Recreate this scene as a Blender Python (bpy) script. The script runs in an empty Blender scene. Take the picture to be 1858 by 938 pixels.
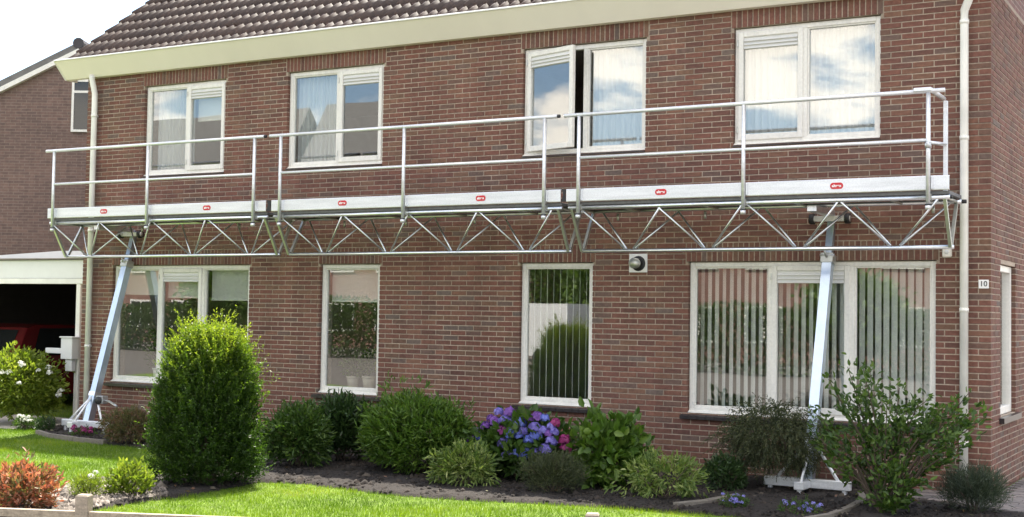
import bpy, bmesh, math, random
import numpy as np
from mathutils import Vector, Matrix
random.seed(7); RNG = np.random.default_rng(11)
C = bpy.context.scene.collection
SC = bpy.context.scene

# ------------------------------------------------------------------ camera
FPX, PW, PH = 2388.68, 1858.0, 938.0
YAW, PITCH, ROLL = .52, .0417, .0157
CAM = Vector((9.862, -13.8155, 1.776))
_f = Vector((-math.sin(YAW)*math.cos(PITCH), math.cos(YAW)*math.cos(PITCH), math.sin(PITCH)))
_r0 = Vector((math.cos(YAW), math.sin(YAW), 0)); _u0 = _r0.cross(_f)
_r = math.cos(ROLL)*_r0 + math.sin(ROLL)*_u0; _u = -math.sin(ROLL)*_r0 + math.cos(ROLL)*_u0
cam = bpy.data.objects.new('camera', bpy.data.cameras.new('camera')); C.objects.link(cam)
cam.matrix_world = Matrix(((_r.x, _u.x, -_f.x, CAM.x), (_r.y, _u.y, -_f.y, CAM.y), (_r.z, _u.z, -_f.z, CAM.z), (0, 0, 0, 1)))
cam.data.sensor_width = 36; cam.data.sensor_fit = 'HORIZONTAL'; cam.data.lens = 36*FPX/PW
cam.data.clip_start = .1; cam.data.clip_end = 1500
SC.camera = cam
def at(u, v, x=None, y=None, z=None):
    d = _f + _r*((u-PW/2)/FPX) - _u*((v-PH/2)/FPX)
    t = (x-CAM.x)/d.x if x is not None else (y-CAM.y)/d.y if y is not None else (z-CAM.z)/d.z
    return CAM + d*t
def scale_at(P): return FPX/((Vector(P)-CAM).dot(_f))

# ------------------------------------------------------------------ sky, sun, exposure
SUN = Vector((-.20, .47, 1)).normalized()
W = bpy.data.worlds.new('World'); SC.world = W; W.use_nodes = True
nt = W.node_tree; nt.nodes.clear()
def N(tree, t, **k):
    n = tree.nodes.new(t)
    for a, b in k.items():
        if a == 'inp':
            for i, v in b.items(): n.inputs[i].default_value = v
        else: setattr(n, a, b)
    return n
def L(tree, a, b): tree.links.new(a, b)
sky = N(nt, 'ShaderNodeTexSky', sky_type='NISHITA', sun_disc=False)
sky.sun_elevation = math.asin(SUN.z); sky.sun_rotation = math.atan2(SUN.x, SUN.y)
sky.air_density = 1.0; sky.dust_density = 1.0; sky.ozone_density = 1.0
tc = N(nt, 'ShaderNodeTexCoord')
sep = N(nt, 'ShaderNodeSeparateXYZ'); L(nt, tc.outputs['Generated'], sep.inputs[0])
zm = N(nt, 'ShaderNodeMath', operation='MAXIMUM', inp={1: .04}); L(nt, sep.outputs['Z'], zm.inputs[0])
za = N(nt, 'ShaderNodeMath', operation='ADD', inp={1: .18}); L(nt, zm.outputs[0], za.inputs[0])
dx = N(nt, 'ShaderNodeMath', operation='DIVIDE'); L(nt, sep.outputs['X'], dx.inputs[0]); L(nt, za.outputs[0], dx.inputs[1])
dy = N(nt, 'ShaderNodeMath', operation='DIVIDE'); L(nt, sep.outputs['Y'], dy.inputs[0]); L(nt, za.outputs[0], dy.inputs[1])
cmb = N(nt, 'ShaderNodeCombineXYZ', inp={2: 21.4}); L(nt, dx.outputs[0], cmb.inputs[0]); L(nt, dy.outputs[0], cmb.inputs[1])
cn = N(nt, 'ShaderNodeTexNoise', inp={'Scale': 1.5, 'Detail': 9, 'Roughness': .56, 'Distortion': .25}); L(nt, cmb.outputs[0], cn.inputs['Vector'])
cr = N(nt, 'ShaderNodeMapRange', interpolation_type='SMOOTHSTEP', inp={1: .475, 2: .57}); L(nt, cn.outputs['Fac'], cr.inputs[0])
mx = N(nt, 'ShaderNodeMix', data_type='RGBA'); mx.inputs['B'].default_value = (11.5, 10.6, 9.4, 1)
L(nt, cr.outputs[0], mx.inputs['Factor']); L(nt, sky.outputs[0], mx.inputs['A'])
bg = N(nt, 'ShaderNodeBackground', inp={'Strength': .115}); L(nt, mx.outputs['Result'], bg.inputs['Color'])
wo = N(nt, 'ShaderNodeOutputWorld'); L(nt, bg.outputs[0], wo.inputs['Surface'])
sl = bpy.data.lights.new('sun', 'SUN'); sl.energy = 5.0; sl.angle = math.radians(.53); sl.color = (1, .94, .83)
so = bpy.data.objects.new('sun', sl); C.objects.link(so); so.rotation_euler = SUN.to_track_quat('Z', 'Y').to_euler()
so.location = SUN*60
SC.view_settings.view_transform = 'Standard'; SC.view_settings.look = 'None'
SC.view_settings.gamma = 1; SC.view_settings.use_curve_mapping = False
SC.view_settings.exposure = 1.64
SC.render.engine = 'CYCLES'
SC.cycles.max_bounces = 8; SC.cycles.diffuse_bounces = 4; SC.cycles.transparent_max_bounces = 16; SC.cycles.transmission_bounces = 6
SC.cycles.use_denoising = True

# ------------------------------------------------------------------ materials
MATS = {}
def newmat(name):
    m = bpy.data.materials.new(name); m.use_nodes = True; t = m.node_tree; t.nodes.clear()
    o = N(t, 'ShaderNodeOutputMaterial'); p = N(t, 'ShaderNodeBsdfPrincipled'); L(t, p.outputs[0], o.inputs[0])
    MATS[name] = m; return m, t, p, o
def ramp(t, stops, src, interp='LINEAR'):
    r = N(t, 'ShaderNodeValToRGB'); r.color_ramp.interpolation = interp
    e = r.color_ramp.elements
    while len(e) < len(stops): e.new(.5)
    for x, (pos, col) in zip(e, stops): x.position = pos; x.color = (*col, 1)
    L(t, src, r.inputs[0]); return r
def mulc(t, a, b, fac=1.0):
    m = N(t, 'ShaderNodeMix', data_type='RGBA', blend_type='MULTIPLY'); m.inputs['Factor'].default_value = fac
    L(t, a, m.inputs['A']); L(t, b, m.inputs['B']); return m.outputs['Result']
def noisefac(t, scale, lo, hi, coord='Object', detail=4, rough=.6, stretch=None):
    tc = N(t, 'ShaderNodeTexCoord'); src = tc.outputs[coord]
    if coord == 'World':
        pass
    if stretch:
        mp = N(t, 'ShaderNodeMapping'); mp.inputs['Scale'].default_value = stretch; L(t, src, mp.inputs[0]); src = mp.outputs[0]
    n = N(t, 'ShaderNodeTexNoise', inp={'Scale': scale, 'Detail': detail, 'Roughness': rough}); L(t, src, n.inputs['Vector'])
    r = ramp(t, [(.3, (lo,)*3), (.7, (hi,)*3)], n.outputs['Fac']); return r.outputs[0], n.outputs['Fac']
def bump(t, p, h, strength, dist=.01):
    b = N(t, 'ShaderNodeBump', inp={'Strength': strength, 'Distance': dist}); L(t, h, b.inputs['Height']); L(t, b.outputs[0], p.inputs['Normal'])
def plain(name, col, rough=.5, metal=0, var=.12, scale=8, bmp=.05, bdist=.004, spec=.5, stretch=None, fine=None):
    m, t, p, o = newmat(name)
    f, raw = noisefac(t, scale, 1-var, 1+var*.6, stretch=stretch)
    rgb = N(t, 'ShaderNodeRGB'); rgb.outputs[0].default_value = (*col, 1)
    c = mulc(t, rgb.outputs[0], f)
    if fine:
        f2, raw2 = noisefac(t, fine, 1-var, 1+var*.5); c = mulc(t, c, f2)
    L(t, c, p.inputs['Base Color'])
    p.inputs['Roughness'].default_value = rough; p.inputs['Metallic'].default_value = metal; p.inputs['Specular IOR Level'].default_value = spec
    if bmp: bump(t, p, raw, bmp, bdist)
    return m
def rnd_attr(t):
    return N(t, 'ShaderNodeAttribute', attribute_name='rnd').outputs['Fac']

# brick: one colour per brick, from the brick's own random number
m, t, p, o = newmat('brick')
r = ramp(t, [(0, (.135, .068, .054)), (.16, (.175, .082, .061)), (.34, (.200, .090, .066)), (.50, (.160, .077, .060)), (.64, (.210, .101, .071)),
             (.78, (.188, .107, .072)), (.92, (.155, .090, .070)), (1.0, (.152, .114, .096))], rnd_attr(t))
f1, raw = noisefac(t, 22, .72, 1.18, detail=6); f2, raw2 = noisefac(t, 1.1, .84, 1.1); f4, _ = noisefac(t, 2.2, .80, 1.08, stretch=(1.6, 1.6, .22), detail=7)
L(t, mulc(t, mulc(t, mulc(t, r.outputs[0], f1), f2), f4), p.inputs['Base Color']); p.inputs['Roughness'].default_value = .82; p.inputs['Specular IOR Level'].default_value = .25
f3, raw3 = noisefac(t, 90, 0, 1, detail=5, rough=.7); bump(t, p, raw3, .55, .004)
m, t, p, o = newmat('mortar')
f1, raw = noisefac(t, 40, .7, 1.12, detail=6); f2, _ = noisefac(t, 1.4, .62, 1.12, stretch=(1.3, 1.3, .35), detail=7)
rgb = N(t, 'ShaderNodeRGB'); rgb.outputs[0].default_value = (.44, .355, .275, 1)
L(t, mulc(t, mulc(t, rgb.outputs[0], f1), f2), p.inputs['Base Color']); p.inputs['Roughness'].default_value = .95; bump(t, p, raw, .5, .004)
def brick_tex(name, cols, mortar, swap='xz', var=(.75, 1.15)):
    m, t, p, o = newmat(name)
    tc = N(t, 'ShaderNodeTexCoord'); s = N(t, 'ShaderNodeSeparateXYZ'); L(t, tc.outputs['Object'], s.inputs[0])
    cb = N(t, 'ShaderNodeCombineXYZ'); L(t, s.outputs['X' if swap[0] == 'x' else 'Y'], cb.inputs[0]); L(t, s.outputs['Z'], cb.inputs[1])
    b = N(t, 'ShaderNodeTexBrick', inp={'Scale': 1, 'Mortar Size': .006, 'Mortar Smooth': .15, 'Bias': 0, 'Brick Width': .22, 'Row Height': .0615})
    b.inputs['Color1'].default_value = (*cols[0], 1); b.inputs['Color2'].default_value = (*cols[1], 1); b.inputs['Mortar'].default_value = (*mortar, 1)
    L(t, cb.outputs[0], b.inputs['Vector'])
    f1, raw = noisefac(t, 9, *var, detail=6); f2, _ = noisefac(t, .5, .85, 1.1)
    L(t, mulc(t, mulc(t, b.outputs['Color'], f1), f2), p.inputs['Base Color']); p.inputs['Roughness'].default_value = .85
    inv = N(t, 'ShaderNodeMath', operation='SUBTRACT', inp={0: 1.0}); L(t, b.outputs['Fac'], inv.inputs[1]); bump(t, p, inv.outputs[0], .6, .008)
    return m
brick_tex('side_brick', ((.19, .08, .065), (.14, .07, .06)), (.30, .24, .205), 'yz')
brick_tex('neighbour_brick', ((.185, .115, .095), (.140, .092, .080)), (.22, .165, .14), 'yz')
brick_tex('neighbour_brick_front', ((.185, .115, .095), (.140, .092, .080)), (.22, .165, .14), 'xz')
brick_tex('pink_brick', ((.27, .13, .10), (.23, .11, .085)), (.28, .22, .19), 'xz')
plain('white_paint', (.75, .73, .675), .42, var=.10, scale=3, bmp=.04, stretch=(3, 3, .5), fine=35)
plain('cream_paint', (.84, .79, .70), .45, var=.035, scale=1.2, bmp=.02, stretch=(1.5, 1, .5))
plain('gutter_lip', (.80, .80, .78), .4, var=.04)
plain('pipe_plastic', (.76, .75, .69), .45, var=.16, scale=3, bmp=.02)
plain('sill_tile', (.035, .030, .032), .28, var=.3, scale=20, bmp=.1)
plain('aluminium', (.78, .81, .85), .32, metal=.95, var=.10, scale=14, bmp=.02, fine=90)
plain('aluminium_bright', (.73, .745, .77), .40, metal=.5, var=.13, scale=6, bmp=.02, stretch=(.3, 4, 4), fine=70)
plain('aluminium_dull', (.55, .56, .52), .42, metal=.8, var=.15, scale=12, bmp=.03)
plain('aluminium_strut', (.52, .60, .70), .3, metal=.9, var=.08, scale=9, bmp=.02, fine=80)  # blue of the reflected sky put into the base colour
plain('zinc_steel', (.52, .53, .54), .42, metal=.8, var=.2, scale=25, bmp=.03)
plain('black_rubber', (.018, .018, .02), .6, var=.2)
plain('dark_deck', (.13, .13, .135), .65, var=.25, scale=20)
plain('badge_red', (.52, .012, .02), .35, var=.04)
plain('badge_white', (.85, .85, .85), .4, var=.02)
plain('sign_white', (.80, .80, .78), .35, var=.03)
plain('sign_black', (.015, .015, .015), .4, var=.03)
plain('grille_white', (.68, .68, .66), .4, var=.03)
plain('interior_paint', (.42, .38, .33), .9, var=.06)
plain('interior_floor', (.14, .09, .06), .5, var=.15)
plain('terracotta_pale', (.52, .46, .37), .8, var=.15)
plain('pot_white', (.72, .70, .64), .4, var=.05)
plain('roof_edge', (.045, .04, .045), .7, var=.2)
plain('timber_grey', (.31, .26, .20), .82, var=.28, scale=6, bmp=.3, stretch=(1, 1, 8), fine=60)
plain('timber_rail', (.33, .275, .205), .82, var=.28, scale=6, bmp=.3, stretch=(1, 8, 8), fine=60)
plain('concrete', (.17, .15, .125), .9, var=.25, scale=9, bmp=.3, fine=60)
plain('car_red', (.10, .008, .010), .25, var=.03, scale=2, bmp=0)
plain('car_glass', (.012, .014, .016), .06, var=.02, bmp=0)
plain('car_light', (.5, .1, .06), .2, var=.02, bmp=0)
plain('van_white', (.75, .75, .74), .3, var=.03, bmp=0)
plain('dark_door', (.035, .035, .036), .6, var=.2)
plain('far_roof', (.15, .145, .14), .8, var=.25, scale=6)
plain('bark', (.085, .062, .045), .9, var=.3, scale=20, bmp=.5, stretch=(1, 1, .3))
plain('stem_green', (.10, .115, .045), .8, var=.25, scale=20)
plain('cloud_grey', (.6, .6, .6), .8)
# roof tile
m, t, p, o = newmat('roof_tile')
r = ramp(t, [(0, (.040, .024, .019)), (.5, (.058, .034, .026)), (1, (.050, .032, .027))], rnd_attr(t))
f1, raw = noisefac(t, 12, .65, 1.25, detail=6)
L(t, mulc(t, r.outputs[0], f1), p.inputs['Base Color']); p.inputs['Roughness'].default_value = .5; p.inputs['Specular IOR Level'].default_value = .35; bump(t, p, raw, .15, .004)
# soil
m, t, p, o = newmat('soil')
f1, raw = noisefac(t, 14, .45, 1.35, detail=8, rough=.7); f2, raw2 = noisefac(t, 70, .6, 1.4, detail=5)
rgb = N(t, 'ShaderNodeRGB'); rgb.outputs[0].default_value = (.018, .013, .010, 1)
L(t, mulc(t, mulc(t, rgb.outputs[0], f1), f2), p.inputs['Base Color']); p.inputs['Roughness'].default_value = .95; bump(t, p, raw2, .8, .02)
m, t, p, o = newmat('clod')
r = ramp(t, [(0, (.009, .0065, .005)), (.6, (.018, .013, .010)), (.95, (.035, .026, .020)), (1, (.09, .075, .058))], rnd_attr(t)); L(t, r.outputs[0], p.inputs['Base Color']); p.inputs['Roughness'].default_value = .95
m, t, p, o = newmat('pebble')
r = ramp(t, [(0, (.05, .04, .032)), (.6, (.12, .10, .082)), (1, (.26, .22, .19))], rnd_attr(t)); L(t, r.outputs[0], p.inputs['Base Color']); p.inputs['Roughness'].default_value = .85
m, t, p, o = newmat('paver')
r = ramp(t, [(0, (.13, .115, .11)), (.5, (.19, .165, .155)), (1, (.24, .20, .18))], rnd_attr(t)); f1, raw = noisefac(t, 30, .75, 1.2)
L(t, mulc(t, r.outputs[0], f1), p.inputs['Base Color']); p.inputs['Roughness'].default_value = .8; bump(t, p, raw, .3, .003)
m, t, p, o = newmat('street')
f1, raw = noisefac(t, 3, .8, 1.15, detail=8); f2, raw2 = noisefac(t, 60, .7, 1.25)
rgb = N(t, 'ShaderNodeRGB'); rgb.outputs[0].default_value = (.115, .10, .09, 1)
L(t, mulc(t, mulc(t, rgb.outputs[0], f1), f2), p.inputs['Base Color']); p.inputs['Roughness'].default_value = .9
plain('driveway_pale', (.42, .38, .33), .9, var=.18, scale=5, fine=40)
m, t, p, o = newmat('turf')
f1, raw = noisefac(t, 5, .6, 1.3, detail=8); f2, raw2 = noisefac(t, 80, .6, 1.3)
rgb = N(t, 'ShaderNodeRGB'); rgb.outputs[0].default_value = (.10, .16, .010, 1)
L(t, mulc(t, mulc(t, rgb.outputs[0], f1), f2), p.inputs['Base Color']); p.inputs['Roughness'].default_value = .95
def leaf(name, stops, trans=.35, rough=.45, tcol=None, spec=.35):
    m, t, p, o = newmat(name)
    r = ramp(t, stops, rnd_attr(t)); L(t, r.outputs[0], p.inputs['Base Color'])
    p.inputs['Roughness'].default_value = rough; p.inputs['Specular IOR Level'].default_value = spec
    tr = N(t, 'ShaderNodeBsdfTranslucent')
    g = N(t, 'ShaderNodeMix', data_type='RGBA', blend_type='MULTIPLY'); g.inputs['Factor'].default_value = 1; g.inputs['B'].default_value = (*(tcol or (1.5, 1.6, .7)), 1)
    L(t, r.outputs[0], g.inputs['A']); L(t, g.outputs['Result'], tr.inputs['Color'])
    ms = N(t, 'ShaderNodeMixShader', inp={0: trans}); L(t, p.outputs[0], ms.inputs[1]); L(t, tr.outputs[0], ms.inputs[2]); L(t, ms.outputs[0], o.inputs[0])
    return m
leaf('grass', [(0, (.045, .095, .006)), (.5, (.110, .185, .008)), (.85, (.185, .25, .014)), (1, (.30, .29, .08))], .45)
leaf('yew', [(0, (.018, .042, .008)), (.5, (.048, .095, .013)), (.75, (.10, .16, .018)), (1, (.22, .27, .03))], .5)
leaf('leaf_mid', [(0, (.028, .060, .014)), (.6, (.055, .105, .020)), (1, (.105, .165, .035))], .3)
leaf('leaf_dark', [(0, (.018, .040, .014)), (.6, (.034, .066, .020)), (1, (.065, .11, .035))], .25, .35)
leaf('leaf_fresh', [(0, (.040, .085, .012)), (.6, (.075, .14, .020)), (1, (.14, .21, .035))], .3)
leaf('leaf_bright', [(0, (.08, .125, .014)), (.6, (.16, .21, .026)), (1, (.30, .33, .07))], .42)
leaf('leaf_varieg', [(0, (.05, .10, .02)), (.45, (.11, .165, .035)), (.8, (.22, .27, .08)), (1, (.38, .39, .18))], .3)
leaf('leaf_grey', [(0, (.030, .045, .032)), (.6, (.052, .072, .048)), (1, (.09, .115, .075))], .2, .7)
leaf('leaf_olive', [(0, (.026, .036, .018)), (.6, (.052, .064, .030)), (1, (.10, .11, .05))], .25, .7)
leaf('leaf_bronze', [(0, (.06, .075, .03)), (.5, (.12, .11, .05)), (.8, (.16, .08, .06)), (1, (.22, .13, .08))], .3)
leaf('leaf_red', [(0, (.07, .12, .04)), (.3, (.16, .13, .05)), (.6, (.40, .14, .08)), (1, (.55, .36, .25))], .35, tcol=(1.4, 1.1, .8))
leaf('petal_white', [(0, (.6, .6, .52)), (1, (.85, .85, .8))], .3, tcol=(1, 1, 1))
leaf('petal_pink', [(0, (.22, .02, .12)), (1, (.38, .05, .20))], .3, tcol=(1, 1, 1))
leaf('petal_magenta', [(0, (.20, .03, .18)), (1, (.33, .07, .28))], .3, tcol=(1, 1, 1))
leaf('petal_blue', [(0, (.10, .13, .48)), (1, (.22, .27, .72))], .3, tcol=(1, 1, 1))
leaf('petal_purple', [(0, (.14, .11, .42)), (1, (.26, .22, .60))], .3, tcol=(1, 1, 1))
leaf('petal_mauve', [(0, (.14, .05, .30)), (1, (.25, .11, .42))], .3, tcol=(1, 1, 1))
leaf('petal_lilac', [(0, (.20, .18, .55)), (1, (.36, .34, .75))], .3, tcol=(1, 1, 1))
leaf('curtain_sheer', [(0, (.80, .80, .78)), (1, (.86, .86, .85))], .45, .9, tcol=(1, 1, 1), spec=.1)
leaf('blind_cloth', [(0, (.82, .80, .74)), (1, (.86, .84, .78))], .3, .9, tcol=(1, 1, 1), spec=.1)
leaf('slat_cloth', [(0, (.84, .83, .79)), (1, (.90, .89, .85))], .2, .8, tcol=(1, 1, 1), spec=.2)
# glass: clear, mirroring more at a slant
m = bpy.data.materials.new('glass'); m.use_nodes = True; t = m.node_tree; t.nodes.clear(); MATS['glass'] = m
o = N(t, 'ShaderNodeOutputMaterial'); tr = N(t, 'ShaderNodeBsdfTransparent', inp={'Color': (.94, .96, .955, 1)})
gl = N(t, 'ShaderNodeBsdfGlossy', inp={'Color': (1, 1, 1, 1), 'Roughness': .004})
fr = N(t, 'ShaderNodeLayerWeight', inp={'Blend': .5}); pw = N(t, 'ShaderNodeMath', operation='POWER', inp={1: 5}); L(t, fr.outputs['Facing'], pw.inputs[0])
ma = N(t, 'ShaderNodeMath', operation='MULTIPLY_ADD', inp={1: .88, 2: .12}); ma.use_clamp = True; L(t, pw.outputs[0], ma.inputs[0]); ms = N(t, 'ShaderNodeMixShader'); L(t, ma.outputs[0], ms.inputs[0]); L(t, tr.outputs[0], ms.inputs[1]); L(t, gl.outputs[0], ms.inputs[2])
tc = N(t, 'ShaderNodeTexCoord'); nn = N(t, 'ShaderNodeTexNoise', inp={'Scale': 1.3, 'Detail': 1}); L(t, tc.outputs['Object'], nn.inputs['Vector'])
bb = N(t, 'ShaderNodeBump', inp={'Strength': .03, 'Distance': .02}); L(t, nn.outputs['Fac'], bb.inputs['Height']); L(t, bb.outputs[0], gl.inputs['Normal'])
L(t, ms.outputs[0], o.inputs[0])

# ------------------------------------------------------------------ mesh builder
class MB:
    def __init__(s): s.v = []; s.f = []; s.r = []
    def add(s, vs, fs, r=None):
        b = len(s.v); s.v += [tuple(x) for x in vs]; s.f += [tuple(i+b for i in f) for f in fs]
        s.r += [random.random() if r is None else r]*len(fs); return s
    def box(s, x0, x1, y0, y1, z0, z1, r=None):
        return s.add([(x0,y0,z0),(x1,y0,z0),(x1,y1,z0),(x0,y1,z0),(x0,y0,z1),(x1,y0,z1),(x1,y1,z1),(x0,y1,z1)],
                     [(0,3,2,1),(4,5,6,7),(0,1,5,4),(1,2,6,5),(2,3,7,6),(3,0,4,7)], r)
    def bbox(s, x0, x1, y0, y1, z0, z1, c=.004, r=None):       # box with chamfered edges
        bm = bmesh.new(); bmesh.ops.create_cube(bm, size=1)
        for v in bm.verts: v.co = Vector((x0+(v.co.x+.5)*(x1-x0), y0+(v.co.y+.5)*(y1-y0), z0+(v.co.z+.5)*(z1-z0)))
        bmesh.ops.bevel(bm, geom=bm.edges[:], offset=c, segments=1, affect='EDGES')
        bm.verts.index_update(); s.add([v.co[:] for v in bm.verts], [[v.index for v in f.verts] for f in bm.faces], r); bm.free(); return s
    def tube(s, a, b, ra, rb=None, n=8, cap=True, r=None):
        a = Vector(a); b = Vector(b); rb = ra if rb is None else rb
        d = (b-a).normalized(); q = d.to_track_quat('Z', 'Y'); X = q @ Vector((1,0,0)); Y = q @ Vector((0,1,0))
        vs = []
        for c, rad in ((a, ra), (b, rb)):
            for i in range(n): w = 2*math.pi*i/n; vs.append(c+X*(rad*math.cos(w))+Y*(rad*math.sin(w)))
        fs = [(i, (i+1) % n, n+(i+1) % n, n+i) for i in range(n)]
        if cap: fs += [tuple(range(n-1, -1, -1)), tuple(range(n, 2*n))]
        return s.add(vs, fs, r)
    def path(s, pts, rads, n=6, r=None):
        pts = [Vector(p) for p in pts]; vs = []; k = len(pts)
        for i, p in enumerate(pts):
            d = (pts[min(i+1, k-1)]-pts[max(i-1, 0)]).normalized(); q = d.to_track_quat('Z', 'Y'); X = q @ Vector((1,0,0)); Y = q @ Vector((0,1,0))
            rad = rads[i] if hasattr(rads, '__len__') else rads
            for j in range(n): w = 2*math.pi*j/n; vs.append(p+X*(rad*math.cos(w))+Y*(rad*math.sin(w)))
        fs = [(i*n+j, i*n+(j+1) % n, (i+1)*n+(j+1) % n, (i+1)*n+j) for i in range(k-1) for j in range(n)]
        fs += [tuple(range(n-1, -1, -1)), tuple(range((k-1)*n, k*n))]
        return s.add(vs, fs, r)
    def bar(s, a, b, w, h, up=(0, 0, 1), r=None):                # rectangular bar between two points
        a = Vector(a); b = Vector(b); d = (b-a).normalized(); side = d.cross(Vector(up)).normalized(); u = side.cross(d)
        vs = [c+side*(sx*w/2)+u*(sz*h/2) for c in (a, b) for sx, sz in ((-1,-1),(1,-1),(1,1),(-1,1))]
        return s.add(vs, [(3,2,1,0),(4,5,6,7),(0,1,5,4),(1,2,6,5),(2,3,7,6),(3,0,4,7)], r)
    def prism(s, poly, lo, hi, axis='x', r=None):                # polygon extruded along an axis
        n = len(poly)
        def P(q, e): return (e, q[0], q[1]) if axis == 'x' else (q[0], e, q[1]) if axis == 'y' else (q[0], q[1], e)
        vs = [P(q, lo) for q in poly]+[P(q, hi) for q in poly]
        return s.add(vs, [tuple(range(n-1, -1, -1)), tuple(range(n, 2*n))]+[(i, (i+1) % n, n+(i+1) % n, n+i) for i in range(n)], r)
    def mesh(s, name, mat, smooth=False):
        me = bpy.data.meshes.new(name); me.from_pydata(s.v, [], s.f)
        a = me.attributes.new('rnd', 'FLOAT', 'FACE'); a.data.foreach_set('value', np.array(s.r, dtype=np.float32))
        me.materials.append(MATS[mat]); me.update()
        bm = bmesh.new(); bm.from_mesh(me); bmesh.ops.recalc_face_normals(bm, faces=bm.faces[:]); bm.to_mesh(me); bm.free()
        if smooth: me.shade_smooth()
        return me
    def build(s, name, mat, parent=None, smooth=False, loc=None):
        o = bpy.data.objects.new(name, s.mesh(name, mat, smooth)); C.objects.link(o)
        if parent: o.parent = parent
        if loc: o.location = loc
        return o
def np_mesh(name, V, F, mat, rnd, parent=None, loc=None, smooth=False):
    """V (n,3), F (m,k): a large mesh made in one go; rnd one number per face"""
    me = bpy.data.meshes.new(name); k = F.shape[1]
    me.vertices.add(len(V)); me.vertices.foreach_set('co', V.astype(np.float32).ravel())
    me.loops.add(F.size); me.loops.foreach_set('vertex_index', F.astype(np.int32).ravel())
    me.polygons.add(len(F)); me.polygons.foreach_set('loop_start', np.arange(0, F.size, k, dtype=np.int32))
    me.update(calc_edges=True)
    a = me.attributes.new('rnd', 'FLOAT', 'FACE'); a.data.foreach_set('value', rnd.astype(np.float32))
    if smooth: me.shade_smooth()
    me.materials.append(MATS[mat]); me.validate()
    o = bpy.data.objects.new(name, me); C.objects.link(o)
    if parent: o.parent = parent
    if loc is not None: o.location = loc
    return o
def tag(o, label=None, cat=None, group=None, kind=None):
    for k, v in (('label', label), ('category', cat), ('group', group), ('kind', kind)):
        if v: o[k] = v
    return o
def empty(name, loc=(0, 0, 0), parent=None, rz=0):
    o = bpy.data.objects.new(name, None); C.objects.link(o); o.location = loc; o.rotation_euler.z = rz; o.empty_display_size = .2
    if parent: o.parent = parent
    return o
def wm(o):
    m = Matrix.LocRotScale(o.location, o.rotation_euler, o.scale)
    return wm(o.parent) @ o.matrix_parent_inverse @ m if o.parent else m
def setp(o, p):                                             # parent, keeping the child where it stands
    o.parent = p; o.matrix_parent_inverse = wm(p).inverted(); return o
def text_mesh(body, size, mat, name, depth=.001, offset=0.0):
    cu = bpy.data.curves.new(name, 'FONT'); cu.body = body; cu.size = size; cu.extrude = depth; cu.align_x = 'CENTER'; cu.align_y = 'CENTER'; cu.offset = offset
    ob = bpy.data.objects.new(name, cu); C.objects.link(ob)
    dg = bpy.context.evaluated_depsgraph_get(); dg.update()
    me = bpy.data.meshes.new_from_object(ob.evaluated_get(dg)); me.name = name
    bpy.data.objects.remove(ob); me.materials.clear(); me.materials.append(MATS[mat]); return me

G = .03                                                     # level of the garden
# ------------------------------------------------------------------ ground
def sheet(name, poly, z, mat, kind='structure'):
    me = bpy.data.meshes.new(name); me.from_pydata([(x, y, z) for x, y in poly], [], [tuple(range(len(poly)))]); me.materials.append(MATS[mat]); me.update()
    if me.polygons[0].normal.z < 0: me.flip_normals()
    o = bpy.data.objects.new(name, me); C.objects.link(o); o['kind'] = kind; return o
sheet('ground', [(-300, -300), (300, -300), (300, 300), (-300, 300)], -.012, 'street')
LAWN = [(-16, -13.9), (1.78, -6.5), (5.49, -4.98), (8.4, -3.8), (8.4, -2.2), (8.6, 2), (-5.4, 2), (-5.4, 14), (-16, 14)]
sheet('lawn', LAWN, G-.012, 'turf')
def inpoly(P, X, Y):
    ins = np.zeros(X.shape, bool); n = len(P)
    for i in range(n):
        x1, y1 = P[i]; x2, y2 = P[(i+1) % n]
        if y1 == y2: continue
        c = ((y1 > Y) != (y2 > Y)) & (X < (x2-x1)*(Y-y1)/(y2-y1)+x1); ins ^= c
    return ins
BED = [(-5.35, .02), (-5.35, -.72), (-4.7, -1.25), (-3.9, -1.62), (-3.0, -1.7), (-2.1, -1.78), (-1.0, -2.1), (-.35, -3.0), (-.12, -3.75), (.05, -4.1), (-.22, -4.3), (-.12, -4.84),
       (.34, -5.57), (.62, -6.3), (.8, -6.9), (1.35, -6.66), (1.12, -5.9), (1.02, -5.1), (1.1, -4.6), (1.05, -4.1), (.97, -3.4), (1.43, -3.22), (2.0, -3.3), (2.55, -3.40), (3.39, -3.25), (3.94, -3.08),
       (4.63, -2.88), (5.14, -2.78), (5.75, -2.72), (6.4, -2.95), (7.1, -3.2), (8.3, -3.3), (8.3, -1.25), (7.0, -.75), (6.5, -.5), (6.3, .02)]
def noise2(X, Y, seed, sc):
    r = np.random.default_rng(seed); o = np.zeros(X.shape)
    for k in range(9):
        a, b = r.uniform(0, 6.28, 2); f = sc*r.uniform(.5, 2.2); o += np.sin((X*math.cos(a)+Y*math.sin(a))*f+b)/(1+.25*k)
    return o/3
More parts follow.
